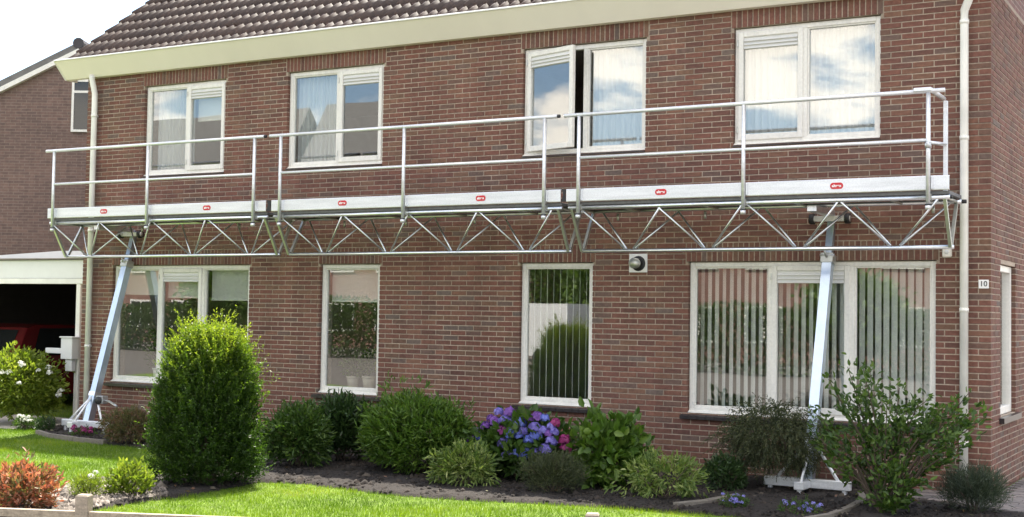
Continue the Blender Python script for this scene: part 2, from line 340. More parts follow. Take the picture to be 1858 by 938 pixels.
def bed_mesh(name, poly, step=.05):
    xs = [p[0] for p in poly]; ys = [p[1] for p in poly]
    gx = np.arange(min(xs)-step, max(xs)+step, step); gy = np.arange(min(ys)-step, max(ys)+step, step)
    X, Y = np.meshgrid(gx, gy, indexing='ij'); ins = inpoly(poly, X, Y)
    Z = G+.018+.012*noise2(X, Y, 3, 7)+.012*noise2(X, Y, 4, 31)+RNG.uniform(-.006, .006, X.shape)
    Z = np.where(ins, Z, G-.03)
    nx, ny = X.shape; idx = np.arange(nx*ny).reshape(nx, ny)
    q = np.stack([idx[:-1, :-1], idx[1:, :-1], idx[1:, 1:], idx[:-1, 1:]], -1)
    keep = (ins[:-1, :-1] | ins[1:, :-1] | ins[1:, 1:] | ins[:-1, 1:]).ravel(); F = q.reshape(-1, 4)[keep]
    o = np_mesh(name, np.stack([X.ravel(), Y.ravel(), Z.ravel()], 1), F, 'soil', RNG.random(len(F))); o['kind'] = 'structure'; return o
bed_mesh('flower_bed', BED)
def scatter_lumps(name, pts, sizes, mat, rnd=None):
    base = np.array([(1,0,0),(-.5,.87,0),(-.5,-.87,0),(0,0,.8),(.3,.5,.5),(-.6,0,.45),(.3,-.5,.5)])
    Fb = np.array([(0,4,6),(4,3,6),(4,1,5),(4,5,3),(5,2,6),(5,6,3),(0,1,4),(1,2,5),(2,0,6)])
    n = len(pts); a = RNG.uniform(0, 6.28, n); ca, sa = np.cos(a), np.sin(a)
    B = base[None]*sizes[:, None, None]*RNG.uniform(.6, 1.3, (n, 7, 1)); X = B[..., 0]*ca[:, None]-B[..., 1]*sa[:, None]; Y = B[..., 0]*sa[:, None]+B[..., 1]*ca[:, None]
    V = np.stack([X, Y, B[..., 2]], -1)+pts[:, None, :]
    F = (Fb[None]+(np.arange(n)*7)[:, None, None]).reshape(-1, 3)
    rr = np.repeat(RNG.random(n) if rnd is None else rnd, len(Fb))
    return np_mesh(name, V.reshape(-1, 3), F, mat, rr)
def rand_in(poly, n, box=None):
    xs = [p[0] for p in poly]; ys = [p[1] for p in poly]
    x0, x1, y0, y1 = box or (min(xs), max(xs), min(ys), max(ys))
    X = RNG.uniform(x0, x1, n); Y = RNG.uniform(y0, y1, n); k = inpoly(poly, X, Y); return X[k], Y[k]
X, Y = rand_in(BED, 26000)
o = scatter_lumps('soil_clods', np.stack([X, Y, np.full(len(X), G+.016)], 1), RNG.gamma(2, .007, len(X))+.005, 'clod', RNG.random(len(X))**1.6); tag(o, 'loose dark soil crumbs covering the flower bed', 'soil', kind='stuff')
GRAVEL = [(.1, -4.2), (-.15, -4.5), (0, -4.9), (.4, -5.6), (.75, -6.4), (1.25, -6.3), (.98, -5.3), (1.0, -4.7), (.6, -4.35)]
X, Y = rand_in(GRAVEL, 9000)
o = scatter_lumps('gravel', np.stack([X, Y, np.full(len(X), G+.02)], 1), RNG.gamma(3, .006, len(X))+.006, 'pebble'); tag(o, 'pale grey gravel in the front garden bed', 'gravel', kind='stuff')
# paving by the side wall and the pale driveway strip
pv = MB()
def pavers(mb, poly, z, lx, ly, ang):
    xs = [p[0] for p in poly]; ys = [p[1] for p in poly]; cx, cy = sum(xs)/len(xs), sum(ys)/len(ys); R = max(max(xs)-min(xs), max(ys)-min(ys))
    ca, sa = math.cos(ang), math.sin(ang); n = int(R/ly)+1; k = int(R/lx)+1
    for j in range(-n, n):
        for i in range(-k, k):
            a = (i+(.5 if j % 2 else 0))*lx; b = j*ly; x = cx+a*ca-b*sa; y = cy+a*sa+b*ca
            if not inpoly(poly, np.array([x]), np.array([y]))[0]: continue
            dz = random.uniform(-.003, .003); q = []
            for u, v in ((.004, .004), (lx-.004, .004), (lx-.004, ly-.004), (.004, ly-.004)):
                q.append((cx+(a+u)*ca-(b+v)*sa, cy+(a+u)*sa+(b+v)*ca))
            mb.prism(q, z-.03, z+dz, 'z')
PATH = [(6.15, .0), (6.25, -.45), (6.6, -.62), (7.1, -.85), (8.3, -1.3), (9.6, -1.3), (9.6, 6), (7.5, 6), (7.5, .0)]
sheet('path', PATH, G-.004, 'mortar')
pavers(pv, PATH, G+.022, .2, .1, 0); o = pv.build('path_pavers', 'paver'); tag(o, 'grey brick pavers laid round the house corner', 'pavers', kind='stuff')
DRIVE = [(-13, -2.2), (-5.6, -1.05), (-5.38, -.5), (-5.38, .6), (-6.2, .75), (-13, .6)]
sheet('driveway', DRIVE, G-.004, 'driveway_pale')

# ------------------------------------------------------------------ the house
HX0, HX1, ZT = -5.40, 7.48, 5.22
house = empty('brick_house', (1, 0, 0)); H = house
tag(house, 'two-storey brown brick house with cream gutter and tiled roof', 'house')
def hb(mb, name, mat, parent=None, smooth=False):                 # part of the house in world coordinates
    o = mb.build(name, mat, None, smooth); return setp(o, parent or house)
GT, GB, UT, UB = 2.385, .70, 4.981, 3.677
WIN = {'w1': (-4.228, -2.686, UB, UT), 'w2': (-1.58, 0, UB, UT), 'w3': (2.066, 3.689, UB, UT), 'w4': (4.751, 6.369, UB, UT),
       'g1': (-4.774, -2.175, GB, GT), 'g2': (-.962, 0, GB, GT), 'g3': (2.066, 3.041, GB, GT), 'g4': (4.239, 6.942, GB, GT)}
holes = list(WIN.values())
def holed(mb, a0, a1, z0, z1, holes, d0, d1, P):
    """slab with rectangular holes; P(a,d,z) places a point"""
    HH = holes; holes = [(q[0]-.005, q[1]+.005, q[2]-.005, q[3]+.005) for q in HH]
    A = sorted({a0, a1, *[h[0] for h in holes], *[h[1] for h in holes]}); Z = sorted({z0, z1, *[h[2] for h in holes], *[h[3] for h in holes]})
    for i in range(len(A)-1):
        for j in range(len(Z)-1):
            ca, cz = (A[i]+A[i+1])/2, (Z[j]+Z[j+1])/2
            if any(h[0] < ca < h[1] and h[2] < cz < h[3] for h in holes): continue
            for d in (d0, d1): mb.add([P(A[i], d, Z[j]), P(A[i+1], d, Z[j]), P(A[i+1], d, Z[j+1]), P(A[i], d, Z[j+1])], [(0, 1, 2, 3)])
    for h in holes+[(a0, a1, z0, z1)]:
        for (p, q) in (((h[0], h[2]), (h[1], h[2])), ((h[1], h[2]), (h[1], h[3])), ((h[1], h[3]), (h[0], h[3])), ((h[0], h[3]), (h[0], h[2]))):
            mb.add([P(p[0], d0, p[1]), P(q[0], d0, q[1]), P(q[0], d1, q[1]), P(p[0], d1, p[1])], [(0, 1, 2, 3)])
mb = MB(); holed(mb, HX0+.0055, HX1-.0055, -.1, ZT, holes, .0055, .29, lambda a, d, z: (a, d, z)); wall = hb(mb, 'wall', 'mortar')
SIDEWIN = (.56, 1.5, .79, 2.37)
mb = MB(); holed(mb, .30, 9.0, -.1, ZT, [SIDEWIN], HX1-.0055, HX1-.29, lambda a, d, z: (d, a, z)); side_wall = hb(mb, 'side_wall', 'mortar')
mb = MB(); mb.box(HX0+.009, HX0+.28, .30, 9.0, -.1, ZT); mb.box(HX0, HX1, 9.0, 9.25, -.1, ZT); hb(mb, 'rear_wall', 'side_brick')
CH = .0615; BL = .22; BH = .0500; BW = .2085
def brick_geo(mb, x0, x1, z0, z1, P, yj=0.0, r=None, depth=.1):
    c = .0025; vs = []
    for d, e in ((yj, c), (yj+c, 0), (depth, 0)):
        vs += [P(x0+e, d, z0+e), P(x1-e, d, z0+e), P(x1-e, d, z1-e), P(x0+e, d, z1-e)]
    fs = [(0, 1, 2, 3)]+[(k+i, k+(i+1) % 4, k+4+(i+1) % 4, k+4+i) for k in (0, 4) for i in range(4)]
    mb.add(vs, fs, r)
def rb():
    return random.random()
PF = lambda a, d, z: (a, d, z)
soldiers = [(h[0]-.03, h[1]+.03, h[3], h[3]+.213) for h in holes]
full = []; rest = MB()
n_course = int((ZT)/CH)+1
for k in range(n_course):
    zb = GB-12*CH+k*CH; zt = zb+BH
    if zt > ZT: break
    cuts = []
    for h in holes:
        if zb < h[3]-.004 and zt > h[2]+.004: cuts.append((h[0], h[1], h[2], h[3]))
    for s in soldiers:
        if zb < s[3]-.004 and zt > s[2]+.004: cuts.append(s)
    off = (k % 2)*.11
    edges = [HX0]
    x = HX0+ (.105 if k % 2 else .215)
    while x < HX1-.05: edges.append(x+.005); x += BL
    edges.append(HX1)
    for i in range(len(edges)-1):
        a = edges[i]+(.0057 if i else 0); b = edges[i+1]-(.0057 if i < len(edges)-2 else 0)
        segs = [(a, b)]
        for c in cuts:
            ns = []
            covers = c[2]-.02 <= zb and c[3]+.02 >= zt or True
            for s in segs:
                if c[1] <= s[0] or c[0] >= s[1]: ns.append(s); continue
                if s[0] < c[0]: ns.append((s[0], c[0]-(0 if c in holes else .008)))
                if s[1] > c[1]: ns.append((c[1]+(0 if c in holes else .008), s[1]))
            segs = ns
        for s in segs:
            w = s[1]-s[0]
            if w < .018: continue
            if w > .2076 and w < .2096: full.append((s[0], s[1], zb, zt))
            else: brick_geo(rest, s[0], s[1], zb, zt, PF, random.uniform(-.002, .002), rb())
        # slivers beside an opening edge that ends within this course
        for c in cuts:
            if c in holes:
                lo, hi = max(a, c[0]), min(b, c[1])
                if hi-lo < .018: continue
                if c[3] < zt-.015: pass
                if c[2] > zb+.015: brick_geo(rest, lo, hi, zb, c[2]-.004, PF, 0, rb())
for s in soldiers:
    n = round((s[1]-s[0])/CH); w = (s[1]-s[0])/n
    for i in range(n): brick_geo(rest, s[0]+i*w+.00625, s[0]+(i+1)*w-.00625, s[2]+.006, min(s[3], ZT)-.004, PF, random.uniform(-.002, .002), rb())
full.sort(key=lambda q: -scale_at(((q[0]+q[1])/2, 0, (q[2]+q[3])/2)) if .95 < q[2] else 1e9)
def visible(q):
    z = q[2]; return z > 1.0 and not (2.85 < z < 3.25) and not (7.15 < (q[0]+q[1])/2 < 7.3)
pick = [q for q in full if visible(q)][:300]; pk = set(pick)
for q in full:
    if q not in pk: brick_geo(rest, *q, PF, random.uniform(-.002, .002), rb())
bvars = []
for k in range(28):
    mb = MB(); brick_geo(mb, -.1043, .1043, -BH/2, BH/2, PF, random.uniform(-.002, .002), rb()); bvars.append(mb.mesh('brick', 'brick'))
for q in pick:
    o = bpy.data.objects.new('brick', random.choice(bvars)); C.objects.link(o); setp(o, wall)
    o.location = ((q[0]+q[1])/2, random.uniform(-.001, .001), (q[2]+q[3])/2)
o = hb(rest, 'brickwork', 'brick', wall); o['kind'] = 'stuff'
# side wall bricks
PS = lambda a, d, z: (HX1-d, a, z)
sb = MB(); YS = 3.4
for k in range(n_course):
    zb = GB-12*CH+k*CH; zt = zb+BH
    if zt > ZT: break
    y = .112 if k % 2 else .112
    edges = [.108]; y = .108+(.11 if k % 2 else .22)
    while y < YS: edges.append(y); y += BL
    for i in range(len(edges)-1):
        a, b = edges[i]+.00625, edges[i+1]-.00625
        segs = [(a, b)]
        if zb < SIDEWIN[3]-.004 and zt > SIDEWIN[2]+.004:
            segs = [s for s in ((a, min(b, SIDEWIN[0])), (max(a, SIDEWIN[1]), b)) if s[1]-s[0] > .018]
        for s in segs: brick_geo(sb, s[0], s[1], zb, zt, PS, random.uniform(-.002, .002), rb())
o = hb(sb, 'brickwork', 'brick', side_wall); o['kind'] = 'stuff'
mb = MB(); mb.box(HX1-.02, HX1-.001, YS-.1, 9.0, 0, ZT); hb(mb, 'far_brickwork', 'side_brick', side_wall)
# gables
RP = .757; RZ = 5.50                     # roof plane z = RZ + RP*y
ridge_y = 4.55; ridge_z = RZ+RP*ridge_y
for xa, nm in ((HX0, 'gable'), (HX1-.25, 'gable')):
    mb = MB(); mb.prism([(.02, ZT), (9.08, ZT), (ridge_y, ridge_z-.12)], xa+.01, xa+.24, 'x'); hb(mb, nm, 'side_brick')
# rooms
mb = MB()
for z0, z1 in ((.0, 2.68), (2.9, 5.15)):
    for x0, x1 in ((HX0+.3, 1.0), (1.06, HX1-.3)):
        y0, y1 = .31, 4.6; q = [(x0,y0,z0),(x1,y0,z0),(x1,y1,z0),(x0,y1,z0),(x0,y0,z1),(x1,y0,z1),(x1,y1,z1),(x0,y1,z1)]
        mb.add(q, [(4,7,6,5),(1,5,6,2),(2,6,7,3),(3,7,4,0)])
hb(mb, 'inner_wall', 'interior_paint')
mb = MB()
for z in (-.02, 2.86): mb.box(HX0+.3, HX1-.3, .30, 4.6, z, z+.02)
hb(mb, 'floor', 'interior_floor')
mb = MB(); mb.box(HX0+.3, HX1-.3, .30, 8.9, 5.17, 5.2); hb(mb, 'loft_floor', 'interior_paint')

# roof
roof_x0, roof_x1 = -5.78, 7.86
mb = MB(); mb.add([(roof_x0+.05, -.10, RZ-.1*RP-.05), (roof_x1-.05, -.10, RZ-.1*RP-.05), (roof_x1-.05, ridge_y, ridge_z-.07), (roof_x0+.05, ridge_y, ridge_z-.07), (roof_x1-.05, 9.3, RZ-.2*RP-.07), (roof_x0+.05, 9.3, RZ-.2*RP-.07)],
                  [(0, 1, 2, 3), (3, 2, 4, 5)]); roof = hb(mb, 'roof', 'roof_edge')
sl_len = math.hypot(1, RP); ang = math.atan(RP)
TWD, TLN = .30, .345
def tile_geo(mb, P, r):
    n = 20; top = []; fr = []
    for i in range(n+1):
        x = i/n*TWD; ph = (x/TWD*2) % 1.0
        h = float(np.interp(ph, [0, .06, .16, .38, .44, .50, 1], [.0, .028, .046, .050, .044, .002, .0]))
        top.append((x, h))
    vs = []
    for x, h in top: vs.append(P(x, 0, h+.034))
    for x, h in top: vs.append(P(x, TLN+.05, h+.003))
    for x, h in top: vs.append(P(x, 0, h+.004))
    k = n+1; fs = []
    for i in range(n): fs += [(i, i+1, k+i+1, k+i), (2*k+i, 2*k+i+1, i+1, i)]
    fs += [(0, k, 2*k), (n, 2*k+n, k+n)]
    mb.add(vs, fs, r)
cs, sn = math.cos(ang), math.sin(ang)
def roofP(ox, os):                        # local (x across, s up the slope, h off the slope) -> world
    return lambda x, s, h: (ox+x, -.155+(os+s)*cs-h*sn, RZ-.01+RP*-.155+(os+s)*sn+h*cs)
tiles = []; ncol = int((roof_x1-roof_x0)/TWD); nrow = int((ridge_y+.2)/cs/TLN)
for j in range(nrow+1):
    for i in range(ncol+1): tiles.append((roof_x0+i*TWD, j*TLN))
def inview(tx, ts):
    y = -.155+ts*cs; z = RZ+RP*y; d = Vector((tx+.16, y, z))-CAM; w = d.dot(_f); u = PW/2+FPX*d.dot(_r)/w; v = PH/2-FPX*d.dot(_u)/w
    return -20 < u < PW and v > -8
seen = [q for q in tiles if inview(*q)]; seen.sort(key=lambda q: -scale_at((q[0], q[1]*cs, RZ+q[1]*sn))); seen = seen[:300]; ss = set(seen)
mb = MB()
for q in tiles:
    if q not in ss: tile_geo(mb, roofP(q[0]+random.uniform(-.003, .003), q[1]), random.random())
o = hb(mb, 'tile_field', 'roof_tile', roof, True); o['kind'] = 'stuff'
tv = []
for k in range(10):
    mb = MB(); tile_geo(mb, lambda x, s, h: (x, s*cs-h*sn, s*sn+h*cs), random.random()); tv.append(mb.mesh('roof_tile', 'roof_tile', True))
for q in seen:
    o = bpy.data.objects.new('roof_tile', random.choice(tv)); C.objects.link(o); setp(o, roof)
    o.location = roofP(q[0]+random.uniform(-.004, .004), q[1]+random.uniform(-.004, .004))(0, 0, random.uniform(0, .004))
mb = MB()
for i in range(41): mb.tube((roof_x0+i*.333, ridge_y, ridge_z+.02), (roof_x0+(i+1)*.333+.02, ridge_y, ridge_z+.03), .11, .115, 10)
hb(mb, 'ridge_tiles', 'roof_edge', roof, True)
# gutter: a slanting cream box gutter with a white lip
gx0, gx1 = -5.76, 7.84
mb = MB(); mb.prism([(-.325, 5.415), (-.10, 5.175), (-.002, 5.175), (-.002, 5.40), (-.03, 5.40), (-.03, 5.24), (-.115, 5.24), (-.290, 5.415)], gx0, gx1, 'x'); gutter = hb(mb, 'gutter', 'cream_paint')
mb = MB(); mb.bbox(gx0-.008, gx1+.008, -.345, -.285, 5.416, 5.437, .004); hb(mb, 'gutter_lip', 'gutter_lip', gutter)
mb = MB(); mb.prism([(-.33, 5.414), (-.105, 5.168), (.12, 5.168), (.12, 5.50), (-.33, 5.416)], gx0-.02, gx0-.001, 'x'); hb(mb, 'gutter_end', 'white_paint', gutter)
# downpipes
def downpipe(x, ztop, zjoints):
    mb = MB(); mb.path([(x-.02, -.12, 5.20), (x-.02, -.12, 5.15), (x-.01, -.10, 5.05), (x, -.075, 4.93), (x, -.075, ztop), (x, -.075, .02)], [.042]*6, 12)
    p = hb(mb, 'downpipe', 'pipe_plastic', None, True)
    for z in zjoints: mb = MB(); mb.tube((x, -.075, z-.02), (x, -.075, z+.02), .048, .048, 12); mb.box(x-.008, x+.008, -.06, .02, z-.012, z+.012); hb(mb, 'pipe_clip', 'pipe_plastic', p, True)
downpipe(-5.17, 4.9, (4.6, 2.9, 1.2)); 
mb = MB(); x = 7.235
mb.path([(x+.14, -.2, 5.24), (x+.14, -.2, 5.2), (x+.09, -.15, 5.09), (x, -.075, 4.92), (x, -.075, 4.8), (x, -.075, .02)], [.042]*6, 12); p = hb(mb, 'downpipe', 'pipe_plastic', None, True)
for z in (4.80, 3.62, 1.88, .55): mb = MB(); mb.tube((x, -.075, z-.02), (x, -.075, z+.02), .047, .047, 12); mb.box(x-.008, x+.008, -.06, .02, z-.012, z+.012); hb(mb, 'pipe_clip', 'pipe_plastic', p, True)

# ------------------------------------------------------------------ windows
def frame_geo(mb, x0, x1, z0, z1, w, y0, y1, wb=None, c=.006):
    wb = wb or w
    mb.bbox(x0, x0+w, y0, y1, z0, z1, c); mb.bbox(x1-w, x1, y0, y1, z0, z1, c)
    mb.bbox(x0+w-.001, x1-w+.001, y0+.001, y1-.001, z1-w, z1, c); mb.bbox(x0+w-.001, x1-w+.001, y0+.001, y1-.001, z0, z0+wb, c)
def window(key, mull, lights, sill=True, offs=None):
    x0, x1, z0, z1 = WIN[key]
    w = empty('window', ((x0+x1)/2-house.location.x, .06, z0), house)
    def P(mb, n, m, par=None, smooth=False): return hb(mb, n, m, par or w, smooth)
    mb = MB(); frame_geo(mb, x0+.002, x1-.002, z0+.002, z1-.002, .055, .048, .125, .065)
    for mxx in mull: mb.bbox(mxx-.028, mxx+.028, .0485, .1245, z0+.06, z1-.055, .006)
    fr = P(mb, 'frame', 'white_paint')
    mb = MB(); mb.prism([(.0, z0+.002), (.05, z0+.03), (.05, z0+.002)], x0+.004, x1-.004, 'x'); P(mb, 'drip_rail', 'white_paint')
    xs = [x0+.055]+sum([[mm-.028, mm+.028] for mm in mull], [])+[x1-.055]
    for i, kind in enumerate(lights):
        a, b = xs[2*i], xs[2*i+1]; zl, zh = z0+.065, z1-.055
        if kind in ('fixed',):
            mb = MB(); frame_geo(mb, a-.001, b+.001, zl-.001, zh+.001, .018, .062, .10, .022, .004); P(mb, 'glazing_bead', 'white_paint')
            mb = MB(); mb.box(a+.012, b-.012, .088, .094, zl+.012, zh-.012); P(mb, 'pane', 'glass')
        else:
            hinge = empty('sash', (a-.012-(x0+x1)/2, .036-.06, 0), w)
            def S(mb, n, m):
                return setp(mb.build(n, m), hinge)
            A, B, ZL, ZH = a-.012, b+.012, zl-.012, zh+.012
            mb = MB(); frame_geo(mb, A, B, ZL, ZH, .058, .030, .085, .066); S(mb, 'sash_frame', 'white_paint')
            top = ZH-.058
            if 'vent' or kind:
                gh = .135; mb = MB(); mb.bbox(A+.056, B-.056, .052, .08, top-gh, top+.001, .003); S(mb, 'vent_grille', 'grille_white')
                for q in range(3):
                    zz = top-.012-q*(gh-.012)/3; mb = MB(); mb.prism([(.028, zz-.036), (.053, zz-.004), (.053, zz-.030)], A+.062, B-.062, 'x'); S(mb, 'vent_slat', 'grille_white')
                top -= gh
            mb = MB(); mb.box(A+.05, B-.05, .062, .068, ZL+.058, top+.006); S(mb, 'pane', 'glass')
            mb = MB()
            for zz in (ZL+.12, ZH-.12): mb.tube((A-.004, .026, zz-.035), (A-.004, .026, zz+.035), .009, .009, 8)
            S(mb, 'hinge', 'aluminium_dull')
            mb = MB(); mb.bbox(B-.045, B-.025, .085, .1, (ZL+ZH)/2-.08, (ZL+ZH)/2+.04, .003); S(mb, 'handle', 'aluminium_dull')
            if kind.startswith('open'): hinge.rotation_euler.z = -math.radians(float(kind[4:]))
    if sill:
        mb = MB(); n = round((x1-x0+.14)/.105); ww = (x1-x0+.14)/n
        for i in range(n):
            xa = x0-.07+i*ww; mb.prism([(-.055, z0-.068), (-.055, z0-.030), (.06, z0-.002), (.06, z0-.068)], xa+.002, xa+ww-.002, 'x')
        P(mb, 'sill', 'sill_tile')
    else:
        mb = MB(); mb.prism([(-.022, z0-.022), (-.022, z0-.012), (.06, z0+.002), (.06, z0-.022)], x0+.002, x1+.0, 'x'); P(mb, 'sill', 'sill_tile')
    return w
window('w1', [-3.432], ['fixed', 'sash'], False); window('w2', [-.755], ['fixed', 'sash'], False)
window('w3', [2.889], ['open17', 'fixed'], False); window('w4', [5.544], ['sash', 'fixed'], False)
window('g1', [-3.886, -3.06], ['fixed', 'sash', 'fixed']); window('g2', [], ['fixed']); window('g3', [], ['fixed']); window('g4', [5.181, 6.067], ['fixed', 'sash', 'fixed'])
# window in the side wall
sw = empty('window', (HX1-house.location.x, 1.0, .8), house)
mb = MB(); a0, a1, z0, z1 = SIDEWIN
for q in ((a0, a0+.07, z0, z1), (a1-.07, a1, z0, z1)): mb.bbox(HX1-.13, HX1-.045, q[0], q[1], q[2], q[3], .005)
mb.bbox(HX1-.129, HX1-.046, a0+.069, a1-.069, z1-.07, z1, .005); mb.bbox(HX1-.129, HX1-.046, a0+.069, a1-.069, z0, z0+.08, .005); hb(mb, 'frame', 'white_paint', sw)
mb = MB(); mb.box(HX1-.095, HX1-.088, a0+.06, a1-.06, z0+.07, z1-.06); hb(mb, 'pane', 'glass', sw)
mb = MB(); mb.box(HX1-.09, HX1+.05, a0-.08, a1+.08, z0-.07, z0-.012); hb(mb, 'sill', 'sill_tile', sw)

# curtains, blinds and pots behind the panes
def curtain(x0, x1, z0, z1, y, folds, label, amp=.018):
    n = int((x1-x0)/.008); mb = MB(); ph = random.uniform(0, 6); vs = []
    for i in range(n+1):
        x = x0+(x1-x0)*i/n; s = (x-x0)/(x1-x0)*folds*6.283
        d = amp*(math.sin(s+ph+.8*math.sin(s*.37+ph))+.35*math.sin(2.3*s+ph))
        vs += [(x, y+d*.7, z1), (x, y+d, (z0+z1)/2), (x+.004*math.sin(s), y+d*1.15, z0)]
    fs = [f for i in range(n) for f in ((3*i, 3*i+3, 3*i+4, 3*i+1), (3*i+1, 3*i+4, 3*i+5, 3*i+2))]
    mb.add(vs, fs, .5); o = mb.build('net_curtain', 'curtain_sheer', None, True)
    tag(o, label, 'curtain', 'sheer curtains upstairs'); return o
curtain(-4.14, -3.44, UB+.08, UT-.06, .2, 11, 'sheer white curtain in the upper window nearest the carport')
curtain(-1.52, -.77, UB+.08, UT-.06, .2, 10, 'pleated sheer curtain in the upper window above the narrow plant window', .022)
curtain(2.92, 3.63, UB+.08, UT-.06, .2, 9, 'sheer curtain beside the opened upstairs casement')
curtain(4.8, 6.3, UB+.08, UT-.06, .2, 17, 'wide sheer curtain in the upper window nearest the house number')
def roller(x0, x1, zb, zt, label):
    r = empty('roller_blind', ((x0+x1)/2, .19, zb)); 
    def R(mb, n, m): o = mb.build(n, m); setp(o, r); return o
    mb = MB(); n = 12
    for i in range(n): mb.add([(x0+(x1-x0)*i/n, .19+.002*math.sin(i), zb), (x0+(x1-x0)*(i+1)/n, .19+.002*math.sin(i+1), zb), (x0+(x1-x0)*(i+1)/n, .19, zt), (x0+(x1-x0)*i/n, .19, zt)], [(0, 1, 2, 3)], .5)
    R(mb, 'cloth', 'blind_cloth'); mb = MB(); mb.tube((x0, .19, zb), (x1, .19, zb), .011, .011, 8); R(mb, 'bottom_bar', 'pot_white'); mb = MB(); mb.tube((x0, .19, zt), (x1, .19, zt), .024, .024, 10); R(mb, 'roller', 'pot_white')
    tag(r, label, 'blind', 'roller blinds downstairs')
roller(-4.70, -3.92, 1.97, 2.32, 'pale roller blind behind the slanting strut, half lowered')
roller(-3.85, -3.10, 1.93, 2.30, 'pale roller blind in the vented middle sash above the clipped yew')
roller(-3.02, -2.22, 1.90, 2.32, 'pale roller blind in the wide window, its right-hand pane')
roller(-.90, -.05, 1.90, 2.32, 'pale roller blind above the potted plants in the narrow window')
roller(-3.36, -2.76, 4.45, 4.9, 'short roller blind upstairs in the window nearest the carport')
def vertical_blind(x0, x1, z0, z1, step, wid, ang, label):
    r = empty('vertical_blind', ((x0+x1)/2, .185, z1)); ca, sa = math.cos(ang), math.sin(ang)
    def R(mb, n, m): o = mb.build(n, m, None, n == 'slat'); setp(o, r); return o
    mb = MB(); mb.box(x0, x1, .165, .205, z1, z1+.035); R(mb, 'head_rail', 'pot_white')
    x = x0+step/2; k = 0
    while x < x1:
        mb = MB(); a = ang+random.uniform(-.06, .06); ca, sa = math.cos(a), math.sin(a); vs = []
        for z in (z1, z0):
            for q in (-.5, -.17, .17, .5):
                b = .006*(1-(2*q)**2); vs.append((x+q*wid*ca-b*sa, .185+q*wid*sa+b*ca, z))
        mb.add(vs, [(i, i+1, i+5, i+4) for i in range(3)], random.random()); R(mb, 'slat', 'slat_cloth'); x += step*random.uniform(.97, 1.03)
    tag(r, label, 'blind', 'vertical blinds downstairs')
vertical_blind(2.13, 3.0, GB+.07, GT-.06, .088, .089, math.radians(118), 'vertical blind with its slats turned edge-on, in the narrow window above the hydrangea')
vertical_blind(4.30, 5.15, GB+.07, GT-.06, .085, .089, math.radians(-42), 'half-open vertical blind in the wide window, pane furthest from the downpipe')
vertical_blind(5.21, 6.04, GB+.07, GT-.2, .085, .089, math.radians(-42), 'half-open vertical blind behind the strut in the vented sash')
vertical_blind(6.10, 6.90, GB+.07, GT-.06, .085, .089, math.radians(-33), 'nearly closed vertical blind in the wide window, pane next to the downpipe')

# ------------------------------------------------------------------ foliage
def orient(n, up, spread):
    """random directions around the vectors up (n,3)"""
    d = up+RNG.normal(0, spread, (n, 3)); return d/np.linalg.norm(d, axis=1, keepdims=True)
def leaves(P, D, ln, wd, fold=.25):
    """rhombic folded leaves at P pointing along D"""
    n = len(P); h = RNG.normal(0, 1, (n, 3)); S = np.cross(D, h); S /= np.linalg.norm(S, axis=1, keepdims=True)+1e-9; Nn = np.cross(S, D)
    ln = np.broadcast_to(ln, (n,))[:, None]*RNG.uniform(.7, 1.2, (n, 1)); wd = np.broadcast_to(wd, (n,))[:, None]*RNG.uniform(.8, 1.15, (n, 1))
    a = P; b = P+D*ln*.3+S*wd*.42+Nn*wd*fold; b2 = P+D*ln*.68+S*wd*.36+Nn*wd*fold*.7; c = P+D*ln-Nn*ln*.12
    e = P+D*ln*.3-S*wd*.42+Nn*wd*fold; e2 = P+D*ln*.68-S*wd*.36+Nn*wd*fold*.7; m = P+D*ln*.5-Nn*ln*.02
    V = np.stack([a, b, b2, c, e2, e, m], 1).reshape(-1, 3); o = (np.arange(n)*7)[:, None]
    F = np.concatenate([o+np.array([[0, 1, 2, 6]]), o+np.array([[6, 2, 3, 3]]), o+np.array([[0, 6, 4, 5]]), o+np.array([[6, 3, 4, 4]])], 1).reshape(-1, 4)
    return V, F
def leaves_lite(P, D, ln, wd, fold=.2):
    n = len(P); h = RNG.normal(0, 1, (n, 3)); S = np.cross(D, h); S /= np.linalg.norm(S, axis=1, keepdims=True)+1e-9; Nn = np.cross(S, D)
    ln = np.broadcast_to(ln, (n,))[:, None]*RNG.uniform(.65, 1.25, (n, 1)); wd = np.broadcast_to(wd, (n,))[:, None]
    V = np.stack([P, P+D*ln*.5+S*wd*.5+Nn*wd*fold, P+D*ln, P+D*ln*.5-S*wd*.5+Nn*wd*fold], 1).reshape(-1, 3)
    F = (np.arange(n)*4)[:, None]+np.array([[0, 1, 2, 3]]); return V, F
def tri_faces(F):
    """quads, some of them with a doubled corner, to triangles"""
    A = F[:, [0, 1, 2]]; B = F[:, [0, 2, 3]]; B = B[(B[:, 0] != B[:, 1]) & (B[:, 1] != B[:, 2]) & (B[:, 0] != B[:, 2])]
    return np.concatenate([A, B])
def foliage(name, P, D, ln, wd, mat, parent, rnd=None, lite=False, fold=.25):
    rl = (RNG.random(len(P)) if rnd is None else np.clip(rnd, 0, 1))
    if lite: V, F = leaves_lite(P, D, ln, wd, fold); r = rl; o = np_mesh(name, V, F, mat, r)
    else:
        V, F = leaves(P, D, ln, wd, fold); n = len(P)
        T = []; o = (np.arange(n)*7)[:, None]
        T = np.concatenate([o+np.array([[a, b, c]]) for a, b, c in ((0, 1, 6), (1, 2, 6), (2, 3, 6), (0, 6, 5), (6, 4, 5), (6, 3, 4))], 1).reshape(-1, 3)
        o = np_mesh(name, V, T, mat, np.repeat(rl, 6))
    setp(o, parent); return o
